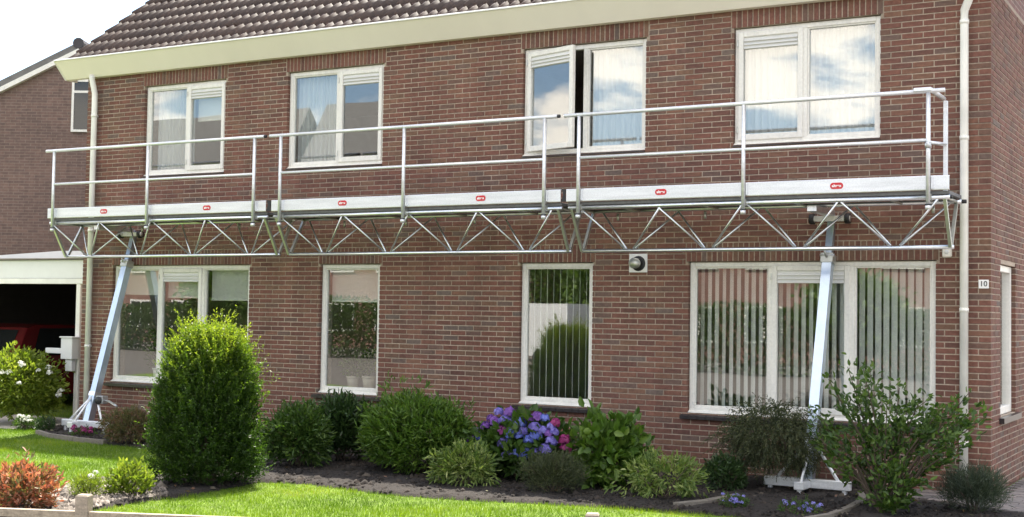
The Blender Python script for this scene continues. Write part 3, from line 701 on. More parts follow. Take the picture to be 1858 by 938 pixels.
def shell(n, c, r, power=.35, zcut=-.75, lump=.16, seed=1):
    """points mostly near the skin of a lumpy ellipsoid, with outward normals"""
    d = RNG.normal(0, 1, (n*2, 3)); d /= np.linalg.norm(d, axis=1, keepdims=True); d = d[d[:, 2] > zcut][:n]; k = len(d)
    l = 1+lump*(noise2(d[:, 0]*2+d[:, 2], d[:, 1]*2-d[:, 2]*.7, seed, 2.6))
    rad = l*RNG.random(k)**power; P = np.array(c)+d*np.array(r)*rad[:, None]; nn = d/np.array(r); nn /= np.linalg.norm(nn, axis=1, keepdims=True); return P, nn, rad/l
def bush(name, c, r, label, mat, n=900, per=6, ln=.06, wd=.03, cat='shrub', seed=1, zc=None, spread=.55, upb=.35, lump=.18, power=.35, stems=9, zcut=-.8, group='shrubs in the flower bed', stemmat='bark', lite=False, rndbias=0.0, foldn=.25):
    c = Vector(c); b = tag(empty(name, c), label, cat, group)
    zc = r[2] if zc is None else zc; cc = (c.x, c.y, c.z+zc)
    P, Nn, rad = shell(n, cc, r, power, zcut, lump, seed)
    st = (RNG.random(len(P)) < .09) & (Nn[:, 2] > -.2); P0 = P.copy(); P[st] += (Nn[st]+np.array([0, 0, .5]))*np.mean(r)*RNG.uniform(.05, .28, (st.sum(), 1))
    tips_ = P[st].copy(); k = P[:, 2] > c.z+.01; P, Nn, rad = P[k], Nn[k], rad[k]
    tipd = Nn+np.array([0, 0, upb]); tipd /= np.linalg.norm(tipd, axis=1, keepdims=True)
    PP = np.repeat(P, per, 0)+RNG.normal(0, ln*.35, (len(P)*per, 3)); DD = orient(len(PP), np.repeat(tipd, per, 0), spread)
    rn = np.repeat(RNG.random(len(P))*.6, per)+RNG.random(len(PP))*.4+rndbias*(np.repeat(rad, per)-.8)
    foliage('crown', PP, DD, ln, wd, mat, b, rn, lite, foldn)
    mb = MB(); idx = RNG.choice(len(P), min(stems, len(P)), replace=False)
    for a_, b_ in zip(P0[st], tips_): mb.path([Vector(a_)-(Vector(b_)-Vector(a_))*.6, Vector(b_)], [.003, .0015], 4)
    for i in idx:
        q = Vector(P[i]); base = c+Vector((random.uniform(-.05, .05), random.uniform(-.05, .05), -.02)); mid = base.lerp(q, .5)+Vector((0, 0, .06*r[2]))
        mb.path([base, mid, q], [.010, .007, .003], 5)
    o = mb.build('stems', stemmat); o['kind'] = 'stuff'; setp(o, b); return b
def gp(u, v): 
    p = at(u, v, z=G); return Vector((p.x, p.y, G))

# clipped yew: a blunt column of upright shoots, fresh ones on top, sunlight mixed into their colour
yc = Vector((.66, -3.82, G)); yew = tag(empty('yew_bush', yc), 'tall dark green yew column with fresh shoots on top, coloured as if sunlit', 'shrub', 'shrubs in the flower bed')
n = 9500; z = RNG.random(n)**.85*1.44; a = RNG.uniform(0, 2*np.pi, n)
prof = np.interp(z, [0, .12, .4, .8, 1.10, 1.30, 1.46], [.44, .48, .48, .445, .365, .265, .13])
wob = 1+.15*np.sin(3*a+z*2.2+1)*np.cos(2*a-z*3)+.12*np.sin(7*a+5*z)+.07*np.sin(13*a-9*z)+.22*np.clip(z-.9, 0, 1)*np.sin(5*a+.6)
rr = prof*wob*RNG.random(n)**.3
P = np.stack([yc.x+rr*np.cos(a), yc.y+rr*np.sin(a), G+.03+z], 1); out = np.stack([np.cos(a), np.sin(a), np.zeros(n)], 1)
tip = out*(.75-.35*z[:, None]/1.6)+np.array([0, 0, 1])*(.55+.5*z[:, None]/1.6)
sd = orient(n, tip, .28); sl_ = RNG.uniform(.06, .15, n)+.07*(z > 1.15)*RNG.random(n)
long_ = RNG.random(n) < np.where(z > 1.0, .10, .045); sl_[long_] += RNG.uniform(.05, .22, long_.sum()); P[:, 2] -= .03*(z > 1.2)
per = 13; tt = np.tile(np.linspace(.08, 1, per), n); S0 = np.repeat(P, per, 0)+np.repeat(sd*sl_[:, None], per, 0)*tt[:, None]
DD = orient(n*per, np.repeat(sd, per, 0)*.7, .55); fresh = np.repeat(np.clip((z-.6)/.8, 0, 1)*.55+RNG.random(n)*.22+.25*long_, per)+tt*.25  # fresh-shoot tone plus painted sunlight: leaf colour lightens with height
m_ = 125; a2 = RNG.uniform(0, 2*np.pi, m_); z2 = np.where(np.arange(m_) < 80, RNG.uniform(1.05, 1.44, m_), RNG.uniform(.35, 1.05, m_)); r2 = np.interp(z2, [.3, .8, 1.1, 1.35, 1.5], [.46, .42, .35, .26, .15])*RNG.uniform(.55, 1.05, m_)
P2 = np.stack([yc.x+r2*np.cos(a2), yc.y+r2*np.sin(a2), G+z2], 1); d2 = orient(m_, np.stack([np.cos(a2)*.5, np.sin(a2)*.5, np.full(m_, 1.0)], 1), .16); pn = 46; t2 = np.tile(np.linspace(0, 1, pn), m_)
S2 = np.repeat(P2, pn, 0)+np.repeat(d2*RNG.uniform(.14, .34, (m_, 1)), pn, 0)*t2[:, None]; D2 = orient(m_*pn, np.repeat(d2, pn, 0)*.8, .6)
S0 = np.concatenate([S0, S2]); DD = np.concatenate([DD, D2]); fresh = np.concatenate([fresh, .55+.4*t2*np.repeat(np.clip(z2, .5, 1.2), pn)])
foliage('crown', S0, DD, .032, .0125, 'yew', yew, fresh-.05, True)
mb = MB()
for i in range(7): a_ = i*.9; mb.path([yc+Vector((.05*math.cos(a_), .05*math.sin(a_), -.03)), yc+Vector((.2*math.cos(a_), .2*math.sin(a_), .5)), yc+Vector((.26*math.cos(a_), .26*math.sin(a_), 1.25))], [.025, .016, .006], 6)
o = mb.build('stems', 'bark'); setp(o, yew)

bush('rhododendron_bush', gp(540, 848), (.36, .33, .34), 'rounded mid green bush just behind the clipped yew', 'leaf_mid', 620, 7, .075, .026, seed=2)
bush('laurel_bush', gp(622, 838), (.30, .28, .37), 'dark upright laurel below the narrow plant window', 'leaf_dark', 420, 6, .11, .032, seed=5, upb=.8, lump=.25)
bush('rhododendron_bush', gp(752, 858), (.64, .5, .41), 'widest rounded fresh green bush beside the blue hydrangea', 'leaf_fresh', 1500, 7, .08, .024, seed=8, upb=.6)
bush('skimmia_bush', gp(842, 882), (.34, .28, .19), 'loose yellow-green variegated bush in front of the hydrangea', 'leaf_varieg', 210, 8, .075, .022, seed=11, lump=.4, power=.25, upb=.15)
bush('hydrangea_leaf_bush', gp(1105, 885), (.37, .34, .34), 'broad-leaved green bush with pale buds at the right of the hydrangea', 'leaf_fresh', 240, 5, .12, .075, seed=13, lump=.28)
bush('lavender_bush', gp(1003, 895), (.31, .27, .19), 'low feathery grey-green mound in front of the hydrangea', 'leaf_olive', 900, 6, .07, .006, seed=15, upb=1.0, lite=True, power=.5)
bush('pieris_bush', gp(1205, 905), (.40, .30, .19), 'low cream-edged variegated bush under the bare wall', 'leaf_varieg', 190, 8, .07, .02, seed=17, lump=.5, power=.22, upb=-.1)
bush('evergreen_bush', gp(1315, 890), (.21, .2, .17), 'small very dark bush between the variegated bush and the weeping shrub', 'leaf_dark', 300, 6, .05, .02, seed=19)
bush('spiraea_bush', gp(232, 806), (.36, .30, .22), 'low bronze-tinted spiraea at the foot of the wall near the strut', 'leaf_bronze', 700, 6, .045, .016, seed=21)
bush('photinia_bush', gp(42, 930), (.25, .24, .20), 'red-leaved photinia by the fence in the front corner', 'leaf_red', 330, 7, .06, .022, seed=23, upb=.7, lump=.2, group='plants by the fence')
bush('euonymus_bush', gp(236, 903), (.20, .19, .155), 'bright green little bush on the gravel beside the fence rail', 'leaf_bright', 170, 7, .055, .024, seed=25, upb=.9, lump=.3, group='plants by the fence')
wf = bush('shasta_daisy', gp(157, 906), (.15, .14, .11), 'pale green daisy clump behind the fence post', 'leaf_bright', 240, 6, .05, .007, seed=27, upb=1.3, lite=True, cat='plant', group='plants by the fence')
bush('lavender_bush', gp(1766, 930), (.27, .24, .19), 'grey-green lavender below the downpipe at the house corner', 'leaf_grey', 800, 6, .09, .006, seed=29, upb=1.2, lite=True, power=.5)
bush('box_bush', Vector((-4.95, -1.0, G)), (.13, .12, .09), 'tiny dark green bush beside the paved strip', 'leaf_dark', 170, 6, .035, .014, seed=31)
# flowering bush by the driveway
wb = bush('viburnum_bush', Vector((-6.25, -.35, G)), (.62, .6, .53), 'big sunlit bush with white blossom by the pale driveway', 'leaf_bright', 1500, 6, .07, .032, seed=33, upb=.3)
def blossoms(parent, pts, mat, size, name='flower', per=26):
    me = []
    for k in range(3):
        n = per; d = RNG.normal(0, 1, (n, 3)); d[:, 2] = np.abs(d[:, 2])*.9-.15; d /= np.linalg.norm(d, axis=1, keepdims=True)
        T_ = np.cross(d, RNG.normal(0, 1, (n, 3))); T_ /= np.linalg.norm(T_, axis=1, keepdims=True); T_ = T_+.3*RNG.normal(0, 1, (n, 3)); B_ = np.cross(d, T_); ce = d*size*RNG.uniform(.8, 1.0, (n, 1)); fs_ = size*.30*RNG.uniform(.7, 1.2, (n, 1))
        V = np.stack([ce-T_*fs_, ce+B_*fs_, ce+T_*fs_, ce-B_*fs_], 1).reshape(-1, 3); F = (np.arange(n)*4)[:, None]+np.array([[0, 1, 2, 3]])
        me.append(np_mesh(name, V, F, mat, RNG.random(len(F))))
    for i, q in enumerate(pts):
        if i < 3: o = me[i]
        else: o = bpy.data.objects.new(name, me[i % 3].data); C.objects.link(o)
        setp(o, parent); o.location = q; o.rotation_euler = (random.uniform(-.3, .3), random.uniform(-.3, .3), random.uniform(0, 6)); s = random.uniform(.75, 1.15); o.scale = (s, s, s)
    for o in me[len(pts):]: bpy.data.objects.remove(o)
blossoms(wb, [Vector((-6.25+.62*math.cos(a)*math.cos(b), -.35+.6*math.sin(a)*math.cos(b), G+.53+.53*math.sin(b))) for a, b in [(random.uniform(-2.4, .5), random.uniform(-.5, .9)) for _ in range(14)]], 'petal_white', .05)
blossoms(wf, [Vector((wf.location.x+.05, wf.location.y+.05, G+.24)), Vector((wf.location.x+.08, wf.location.y-.03, G+.21))], 'petal_white', .03)
w2 = bush('white_flower_plant', Vector((-5.42, -.95, G)), (.17, .14, .08), 'low clump of white flowers beside the paved strip', 'leaf_mid', 120, 5, .04, .014, seed=35, cat='plant', group='small flowering plants')
blossoms(w2, [Vector((-5.42+random.uniform(-.16, .16), -.98+random.uniform(-.1, .1), G+random.uniform(.1, .19))) for _ in range(12)], 'petal_white', .035)
pk_ = bush('pink_flower_plant', Vector((-3.95, -1.22, G)), (.2, .12, .05), 'low crimson-pink flowers in front of the strut base', 'leaf_mid', 110, 5, .03, .012, seed=37, cat='plant', group='small flowering plants')
blossoms(pk_, [Vector((-3.95+random.uniform(-.19, .19), -1.25+random.uniform(-.1, .1), G+random.uniform(.06, .13))) for _ in range(16)], 'petal_pink', .03)
for (u, v, lab, w_) in ((1333, 922, 'small blue lobelia by the concrete edging, nearer the bare wall', .13), (1452, 934, 'larger blue lobelia in front of the strut base feet', .19)):
    c = gp(u, v); lb = bush('lobelia_plant', c, (w_, w_*.8, .06), lab, 'leaf_mid', 120, 5, .03, .01, seed=int(u), cat='plant', group='small flowering plants')
    blossoms(lb, [Vector((c.x+random.uniform(-w_, w_), c.y-.03+random.uniform(-.1, .1), G+random.uniform(.05, .13))) for _ in range(16)], 'petal_lilac', .022)
# hydrangea
hc = gp(948, 870); hy = bush('hydrangea_bush', hc, (.58, .42, .33), 'hydrangea with blue, purple and pink flower heads under the narrow window', 'leaf_mid', 360, 5, .11, .065, seed=41, lump=.15)
heads = {}
spots = [(905, 748, 1), (882, 775, 2), (868, 787, 2), (870, 795, 0), (856, 799, 2), (868, 812, 1), (917, 765, 1), (898, 768, 2), (913, 782, 3), (938, 772, 1), (945, 768, 0), (928, 788, 0), (942, 792, 0), (960, 760, 2), (975, 758, 2),
         (988, 760, 0), (970, 778, 1), (985, 783, 1), (972, 792, 0), (1008, 768, 4), (1000, 775, 1), (1005, 785, 1), (996, 788, 2), (1025, 800, 4), (1027, 814, 4), (920, 828, 1), (955, 826, 0), (968, 822, 1), (990, 816, 1), (937, 824, 0), (914, 806, 1), (960, 800, 0), (925, 750, 2), (1000, 802, 1), (890, 760, 2), (950, 783, 1)]
hm = ['petal_blue', 'petal_purple', 'petal_mauve', 'petal_magenta', 'petal_pink']; groups = {}
for u, v, k in spots:
    dd = abs(u-945)/95; ycoord = hc.y-.30*math.sqrt(max(.05, 1-dd*dd))*(.6+.4*min(1, (v-740)/70)); q = at(u, v, y=ycoord); groups.setdefault(k, []).append(Vector(q))
for k, pts in groups.items(): blossoms(hy, pts, hm[k], .064, 'flower_head', 100)
# weeping standard: a mop of fine trailing shoots on a thin stem
cc = Vector((5.62, -.75, G)); wp = tag(empty('weeping_shrub', cc), 'weeping grey-green shrub on a thin stem left of the strut', 'shrub', 'shrubs in the flower bed')
mb = MB(); mb.path([cc+Vector((.03, 0, -.03)), cc+Vector((.02, .01, .25)), cc+Vector((-.02, 0, .5)), cc+Vector((-.1, .02, .68))], [.022, .018, .015, .01], 7); o = mb.build('trunk', 'bark'); setp(o, wp)
n = 1900; P, Nn, rad = shell(n, (cc.x-.12, cc.y, cc.z+.50), (.52, .42, .34), .35, -.8, .22, 43); n = len(P); per = 14
sd = orient(n, Nn*.8+np.array([0, 0, -.75]), .25); S0 = np.repeat(P, per, 0)+np.repeat(sd*RNG.uniform(.08, .2, (n, 1)), per, 0)*np.tile(np.linspace(0, 1, per), n)[:, None]
S0[:, 2] = np.maximum(S0[:, 2], G+.05)
foliage('crown', S0, orient(n*per, np.repeat(sd, per, 0), .6), .034, .010, 'leaf_olive', wp, None, True)
# big loose shrub in front of the wide window
bc = Vector((6.86, -1.75, G)); bg_ = tag(empty('spindle_shrub', bc), 'tall open-branched green shrub standing before the wide window', 'shrub', 'shrubs in the flower bed')
mb = MB(); LP = []; LD = []
tips = [(1535, 665), (1560, 660), (1510, 690), (1580, 675), (1525, 720), (1640, 705), (1610, 725), (1590, 745), (1660, 735), (1700, 745), (1725, 735), (1755, 715), (1780, 740), (1795, 755), (1740, 765), (1765, 790), (1690, 770), (1640, 755), (1600, 780), (1555, 760), (1500, 765), (1520, 790), (1490, 800), (1540, 820), (1580, 810), (1620, 800), (1665, 800), (1710, 810), (1740, 825), (1690, 845), (1650, 840), (1610, 845), (1570, 850), (1535, 850), (1600, 870), (1640, 880), (1680, 870), (1620, 905), (1650, 915), (1600, 920), (1560, 875), (1500, 830), (1715, 785), (1630, 770), (1575, 725), (1545, 740), (1675, 715), (1480, 735), (1760, 760)]
for (u, v) in tips+random.sample(tips, 8):
    q = Vector(at(u+random.uniform(-9, 9), v+random.uniform(-7, 7), y=bc.y+random.uniform(-.35, .35))); 
    if q.z < G+.12: q.z = G+.12
    base = bc+Vector((random.uniform(-.07, .07), random.uniform(-.07, .07), -.03)); h = q.z-G
    mid = base.lerp(q, .45)+Vector((0, 0, .14*h)); mb.path([base, mid, q], [.011, .008, .003], 5)
    for s in range(6):
        t_ = .68+.32*s/5; a_ = base.lerp(mid, min(1, t_*2-.0)) if t_ < .5 else mid.lerp(q, (t_-.5)*2)
        for _ in range(6):
            LP.append(a_+Vector((random.gauss(0, .04), random.gauss(0, .04), random.gauss(0, .035)))); dd = (q-mid).normalized()+Vector((random.gauss(0, .8), random.gauss(0, .8), random.gauss(.05, .5))); LD.append(dd.normalized())
    for s in range(2):      # side twigs
        a_ = mid.lerp(q, random.uniform(.3, .8)); e = a_+Vector((random.uniform(-.16, .16), random.uniform(-.12, .12), random.uniform(-.02, .13))); mb.path([a_, e], [.004, .002], 4)
        for k in range(9):
            LP.append(a_.lerp(e, .3+k*.09)+Vector((random.gauss(0, .02), random.gauss(0, .02), random.gauss(0, .02)))); dd = (e-a_).normalized()+Vector((random.gauss(0, .7), random.gauss(0, .7), random.gauss(0, .5))); LD.append(dd.normalized())
o = mb.build('stems', 'bark'); setp(o, bg_)
foliage('crown', np.array([p[:] for p in LP]), np.array([d[:] for d in LD]), .070, .034, 'leaf_mid', bg_)
# grass blades
X, Y = rand_in(LAWN, 520000, (-7.5, 7.2, -9.2, -.4))
k = ~inpoly(BED, X, Y) & ~inpoly(DRIVE, X, Y) & ~inpoly(PATH, X, Y); X, Y = X[k], Y[k]
X2, Y2 = rand_in(LAWN, 40000, (-12, -5.5, .8, 6.0)); X = np.concatenate([X, X2]); Y = np.concatenate([Y, Y2]); n = len(X)
a = RNG.uniform(0, 6.28, n); h = RNG.uniform(.016, .040, n)*(1+.35*noise2(X, Y, 9, 3)+.25*noise2(X, Y, 10, 14))*np.where(RNG.random(n) < .03, 1.6, 1); w = RNG.uniform(.0018, .0034, n); lx, ly = RNG.normal(0, .012, n), RNG.normal(0, .012, n)
base = np.stack([X, Y, np.full(n, G-.014)], 1); dv = np.stack([np.cos(a)*w, np.sin(a)*w, np.zeros(n)], 1)
V = np.stack([base-dv, base+dv, base+np.stack([lx, ly, h], 1)], 1).reshape(-1, 3); F = np.arange(3*n).reshape(-1, 3)
gr = np.clip(RNG.random(n)*.55+.22+.28*noise2(X, Y, 21, 1.7)+.16*noise2(X, Y, 22, 9), 0, 1)
o = np_mesh('grass', V, F, 'grass', gr); tag(o, 'short mown grass covering the garden lawn', 'grass', kind='stuff')

X, Y = rand_in(BED, 300); n = len(X); P = np.stack([X, Y, np.full(n, G+.042)], 1); D = orient(n, np.stack([np.cos(X*99), np.sin(Y*99), np.full(n, .1)], 1), .3)
V, F = leaves_lite(P, D, .05, .024, .1); o = np_mesh('fallen_leaves', V, F, 'leaf_bronze', RNG.random(len(F))); tag(o, 'scattered fallen leaves on the dark soil of the flower bed', 'leaves', kind='stuff')
# ------------------------------------------------------------------ concrete edging
def edging(label, pts, w=.06, h=.05):
    e = tag(empty('garden_edging', (pts[0][0], pts[0][1], G)), label, 'edging', 'concrete bed edgings')
    pts = [Vector((x, y, G)) for x, y in pts]
    # resample in pieces
    out = [pts[0]]; 
    for a, b in zip(pts[:-1], pts[1:]):
        k = max(1, round((b-a).length/.5)); out += [a.lerp(b, i/k) for i in range(1, k+1)]
    for a, b in zip(out[:-1], out[1:]):
        d = (b-a).normalized(); mb = MB(); mb.bar(a+d*.004+Vector((0, 0, h/2-.02)), b-d*.004+Vector((0, 0, h/2-.02+random.uniform(-.004, .004))), w, h+.04)
        o = mb.build('edging_block', 'concrete'); setp(o, e)
edging('curved concrete edging round the gravel bed by the fence', [(.72, -6.6), (.58, -6.2), (.34, -5.6), (.06, -5.1), (-.14, -4.8), (-.24, -4.45), (-.12, -4.2), (.1, -4.05)])
edging('concrete edging beside the lawn in front of the strut with the crank', [(-4.75, -1.3), (-4.2, -1.55), (-3.6, -1.68), (-3.0, -1.72)])
edging('concrete edging running past the strut base near the house corner', [(6.45, -2.75), (6.56, -2.35), (6.58, -1.9), (6.56, -1.5), (6.5, -1.1), (6.38, -.75)])
edging('pale concrete edging lying by the small blue lobelia', [(5.2, -2.6), (5.36, -2.2), (5.45, -1.7)], .09)

# ------------------------------------------------------------------ facade bridge
TF, TB, TM = -.85, -.30, -.575; ZTOP, ZBOT, DECK = 2.955, 2.49, 2.995
br = tag(empty('scaffold_bridge', (1, TM, ZBOT)), 'long aluminium scaffold bridge with triangular truss and guardrail along the house', 'scaffold')
def B(mb, n, m, par=None, smooth=False):
    return setp(mb.build(n, m, None, smooth), par or br)
badge_text = text_mesh('altrex', .040, 'badge_white', 'lettering', .0008, .0012)
pill = MB(); q = []
for i in range(24):
    a_ = 2*math.pi*i/24; q.append(((.034 if math.cos(a_) > 0 else -.034)+.032*math.cos(a_), .032*math.sin(a_)))
pill.prism(q, -.003, 0, 'y'); pill_me = pill.mesh('badge', 'badge_red')
secs = [(-5.15, -1.15, [-5.01, -3.19, -1.33], [-4.64, -3.67, -2.68, -1.68], [-4.36, -2.28], (-5.17, -1.17)),
        (-1.06, 3.075, [-.90, .98, 2.88], [-.45, .53, 1.49, 2.47], [-.03, 2.03], (-1.08, 3.04)),
        (3.145, 7.255, [3.31, 5.21, 7.065], [3.78, 4.70, 5.70, 6.67], [4.2, 6.2], (3.125, 7.22))]
badge_px = [(188, 388), (375, 383), (621, 374), (872, 368), (1199, 352), (1518, 340)]
for si, (xa, xb, posts, nodes, bx, rl) in enumerate(secs):
    for y, nm in ((TF, 'top_chord'), (TB, 'top_chord')):
        mb = MB(); mb.tube((xa+.01, y, ZTOP), (xb-.0, y, ZTOP), .0225, .0225, 14); B(mb, nm, 'aluminium', None, True)
    mb = MB(); mb.tube((xa+.05, TM, ZBOT), (xb-.02, TM, ZBOT), .0215, .0215, 14); B(mb, 'bottom_chord', 'aluminium', None, True)
    half = .47
    for x in nodes:
        for y in (TF, TB):
            for sx in (-1, 1):
                mb = MB(); xt = min(max(x+sx*half, xa+.06), xb-.06)
                mb.tube((x+sx*.05, TM+(y-TM)*.06, ZBOT+.02), (xt, y, ZTOP-.015), .0115, .0115, 8); B(mb, 'diagonal', 'aluminium', None, True)
    for x in (xa+.05, xb-.05):
        for y in (TF, TB):
            mb = MB(); mb.bar((x, TM+(y-TM)*.05, ZBOT), (x, y, ZTOP-.01), .035, .03, (1, 0, 0)); B(mb, 'end_strut', 'aluminium_dull')
        mb = MB(); mb.tube((x, TF, ZTOP), (x, TB, ZTOP), .016, .016, 8); B(mb, 'cross_tube', 'aluminium_dull', None, True)
    for x in nodes:
        mb = MB(); mb.tube((x, TF, ZTOP-.004), (x, TB, ZTOP-.004), .014, .014, 8); B(mb, 'cross_tube', 'aluminium_dull', None, True)
    # deck panels
    n = 2
    for i in range(n):
        a_ = xa+(xb-xa)*i/n; b_ = xa+(xb-xa)*(i+1)/n
        mb = MB(); mb.bbox(a_+.004, b_-.004, TF-.012, TB+.012, DECK-.012, DECK+.022, .003); B(mb, 'deck_panel', 'dark_deck')
    # toe board with folded edges
    y0 = TF-.045
    mb = MB(); mb.prism([(y0, 3.022), (y0+.022, 3.022), (y0+.022, 3.027), (y0+.003, 3.027), (y0+.003, 3.157), (y0+.022, 3.157), (y0+.022, 3.162), (y0, 3.162), (y0-.003, 3.155), (y0-.003, 3.029)], xa, xb, 'x'); tb = B(mb, 'toe_board', 'aluminium_bright')
    for k in (0, 1):
        q = at(*badge_px[si*2+k], y=y0-.004)
        o = bpy.data.objects.new('badge', pill_me); C.objects.link(o); setp(o, tb); o.location = (q.x, y0-.0035, 3.094)
        o = bpy.data.objects.new('lettering', badge_text); C.objects.link(o); setp(o, tb); o.location = (q.x, y0-.0075, 3.094); o.rotation_euler = (math.pi/2, 0, 0)
    # guardrail
    yr = TF-.08
    mb = MB(); mb.tube((rl[0], yr, 3.975), (rl[1], yr, 3.975), .021, .021, 14); B(mb, 'top_rail', 'aluminium_bright', None, True)
    mb = MB(); mb.tube((posts[0], yr, 3.50), (posts[-1], yr, 3.50), .017, .017, 12); B(mb, 'middle_rail', 'aluminium_bright', None, True)
    for x in posts:
        mb = MB(); mb.tube((x, yr, 2.84), (x, yr, 3.96), .021, .021, 12); po = B(mb, 'post', 'aluminium_bright', None, True)
        mb = MB(); mb.tube((x, yr, 2.835), (x, yr, 2.872), .028, .028, 12); B(mb, 'post_foot', 'aluminium_bright', po, True)
        mb = MB(); mb.box(x-.022, x+.022, yr+.02, TF+.03, 2.925, 2.985); B(mb, 'hook', 'aluminium_dull', po)
        mb = MB(); mb.tube((x, yr, 2.874), (x, yr, 2.884), .030, .030, 12); B(mb, 'rubber_ring', 'black_rubber', po, True)
        mb = MB(); mb.bbox(x+.026, x+.036, yr+.004, y0-.001, 3.03, 3.155, .002); B(mb, 'board_bracket', 'aluminium_bright', po)
    if si < 2:
        mb = MB(); mb.tube((rl[1]-.0, yr, 3.975), (rl[1]+.03, yr, 3.975), .02, .02, 12); B(mb, 'rail_plug', 'black_rubber', None, True)
        mb = MB(); mb.prism([(xb+.002, 3.025), (secs[si+1][0]-.006, 3.025), (secs[si+1][0]-.02, 3.1), (secs[si+1][0]-.006, 3.16), (xb+.012, 3.165), (xb+.03, 3.1)], y0+.001, y0+.02, 'y'); B(mb, 'board_clip', 'black_rubber')
# end guard at the far right
x = 7.215
mb = MB(); mb.tube((7.09, TF-.08, 3.985), (7.09, TB-.05, 3.985), .024, .024, 12); B(mb, 'end_rail', 'aluminium_bright', None, True)
mb = MB(); mb.bbox(7.13, 7.17, TB-.27, TB-.23, 3.0, 3.93, .004); B(mb, 'end_post', 'aluminium_bright')
mb = MB(); mb.tube((7.065, TF-.08, 3.48), (7.15, TB-.25, 3.5), .018, .018, 10); B(mb, 'end_middle_rail', 'aluminium_bright', None, True)
mb = MB(); mb.tube((7.04, TF-.08, 3.45), (7.09, TF-.08, 3.45), .034, .034, 12); mb.bbox(7.055, 7.08, TF-.12, TF-.03, 3.43, 3.49, .003); mb.tube((7.09, TF-.06, 3.47), (7.16, TB-.26, 3.5), .01, .01, 6); B(mb, 'coupler', 'zinc_steel', None, True)
mb = MB(); mb.bbox(6.93, 7.10, TF-.112, TF-.045, 3.97, 4.008, .006); B(mb, 'rail_sleeve', 'aluminium_bright')
mb = MB(); mb.tube((7.25, TB, ZTOP), (7.30, TB, ZTOP), .02, .02, 10); mb.tube((7.255, TF, ZTOP), (7.275, TF, ZTOP), .02, .02, 10); B(mb, 'chord_plug', 'black_rubber', None, True)
for x in (-.35, .6, -3.9, -2.1, 3.5, 4.55, 6.98, 1.6): mb = MB(); mb.tube((x, TB-.0, ZTOP-.11), (x, TB, ZTOP-.03), .017, .017, 8); B(mb, 'locking_pin', 'aluminium_dull', None, True)

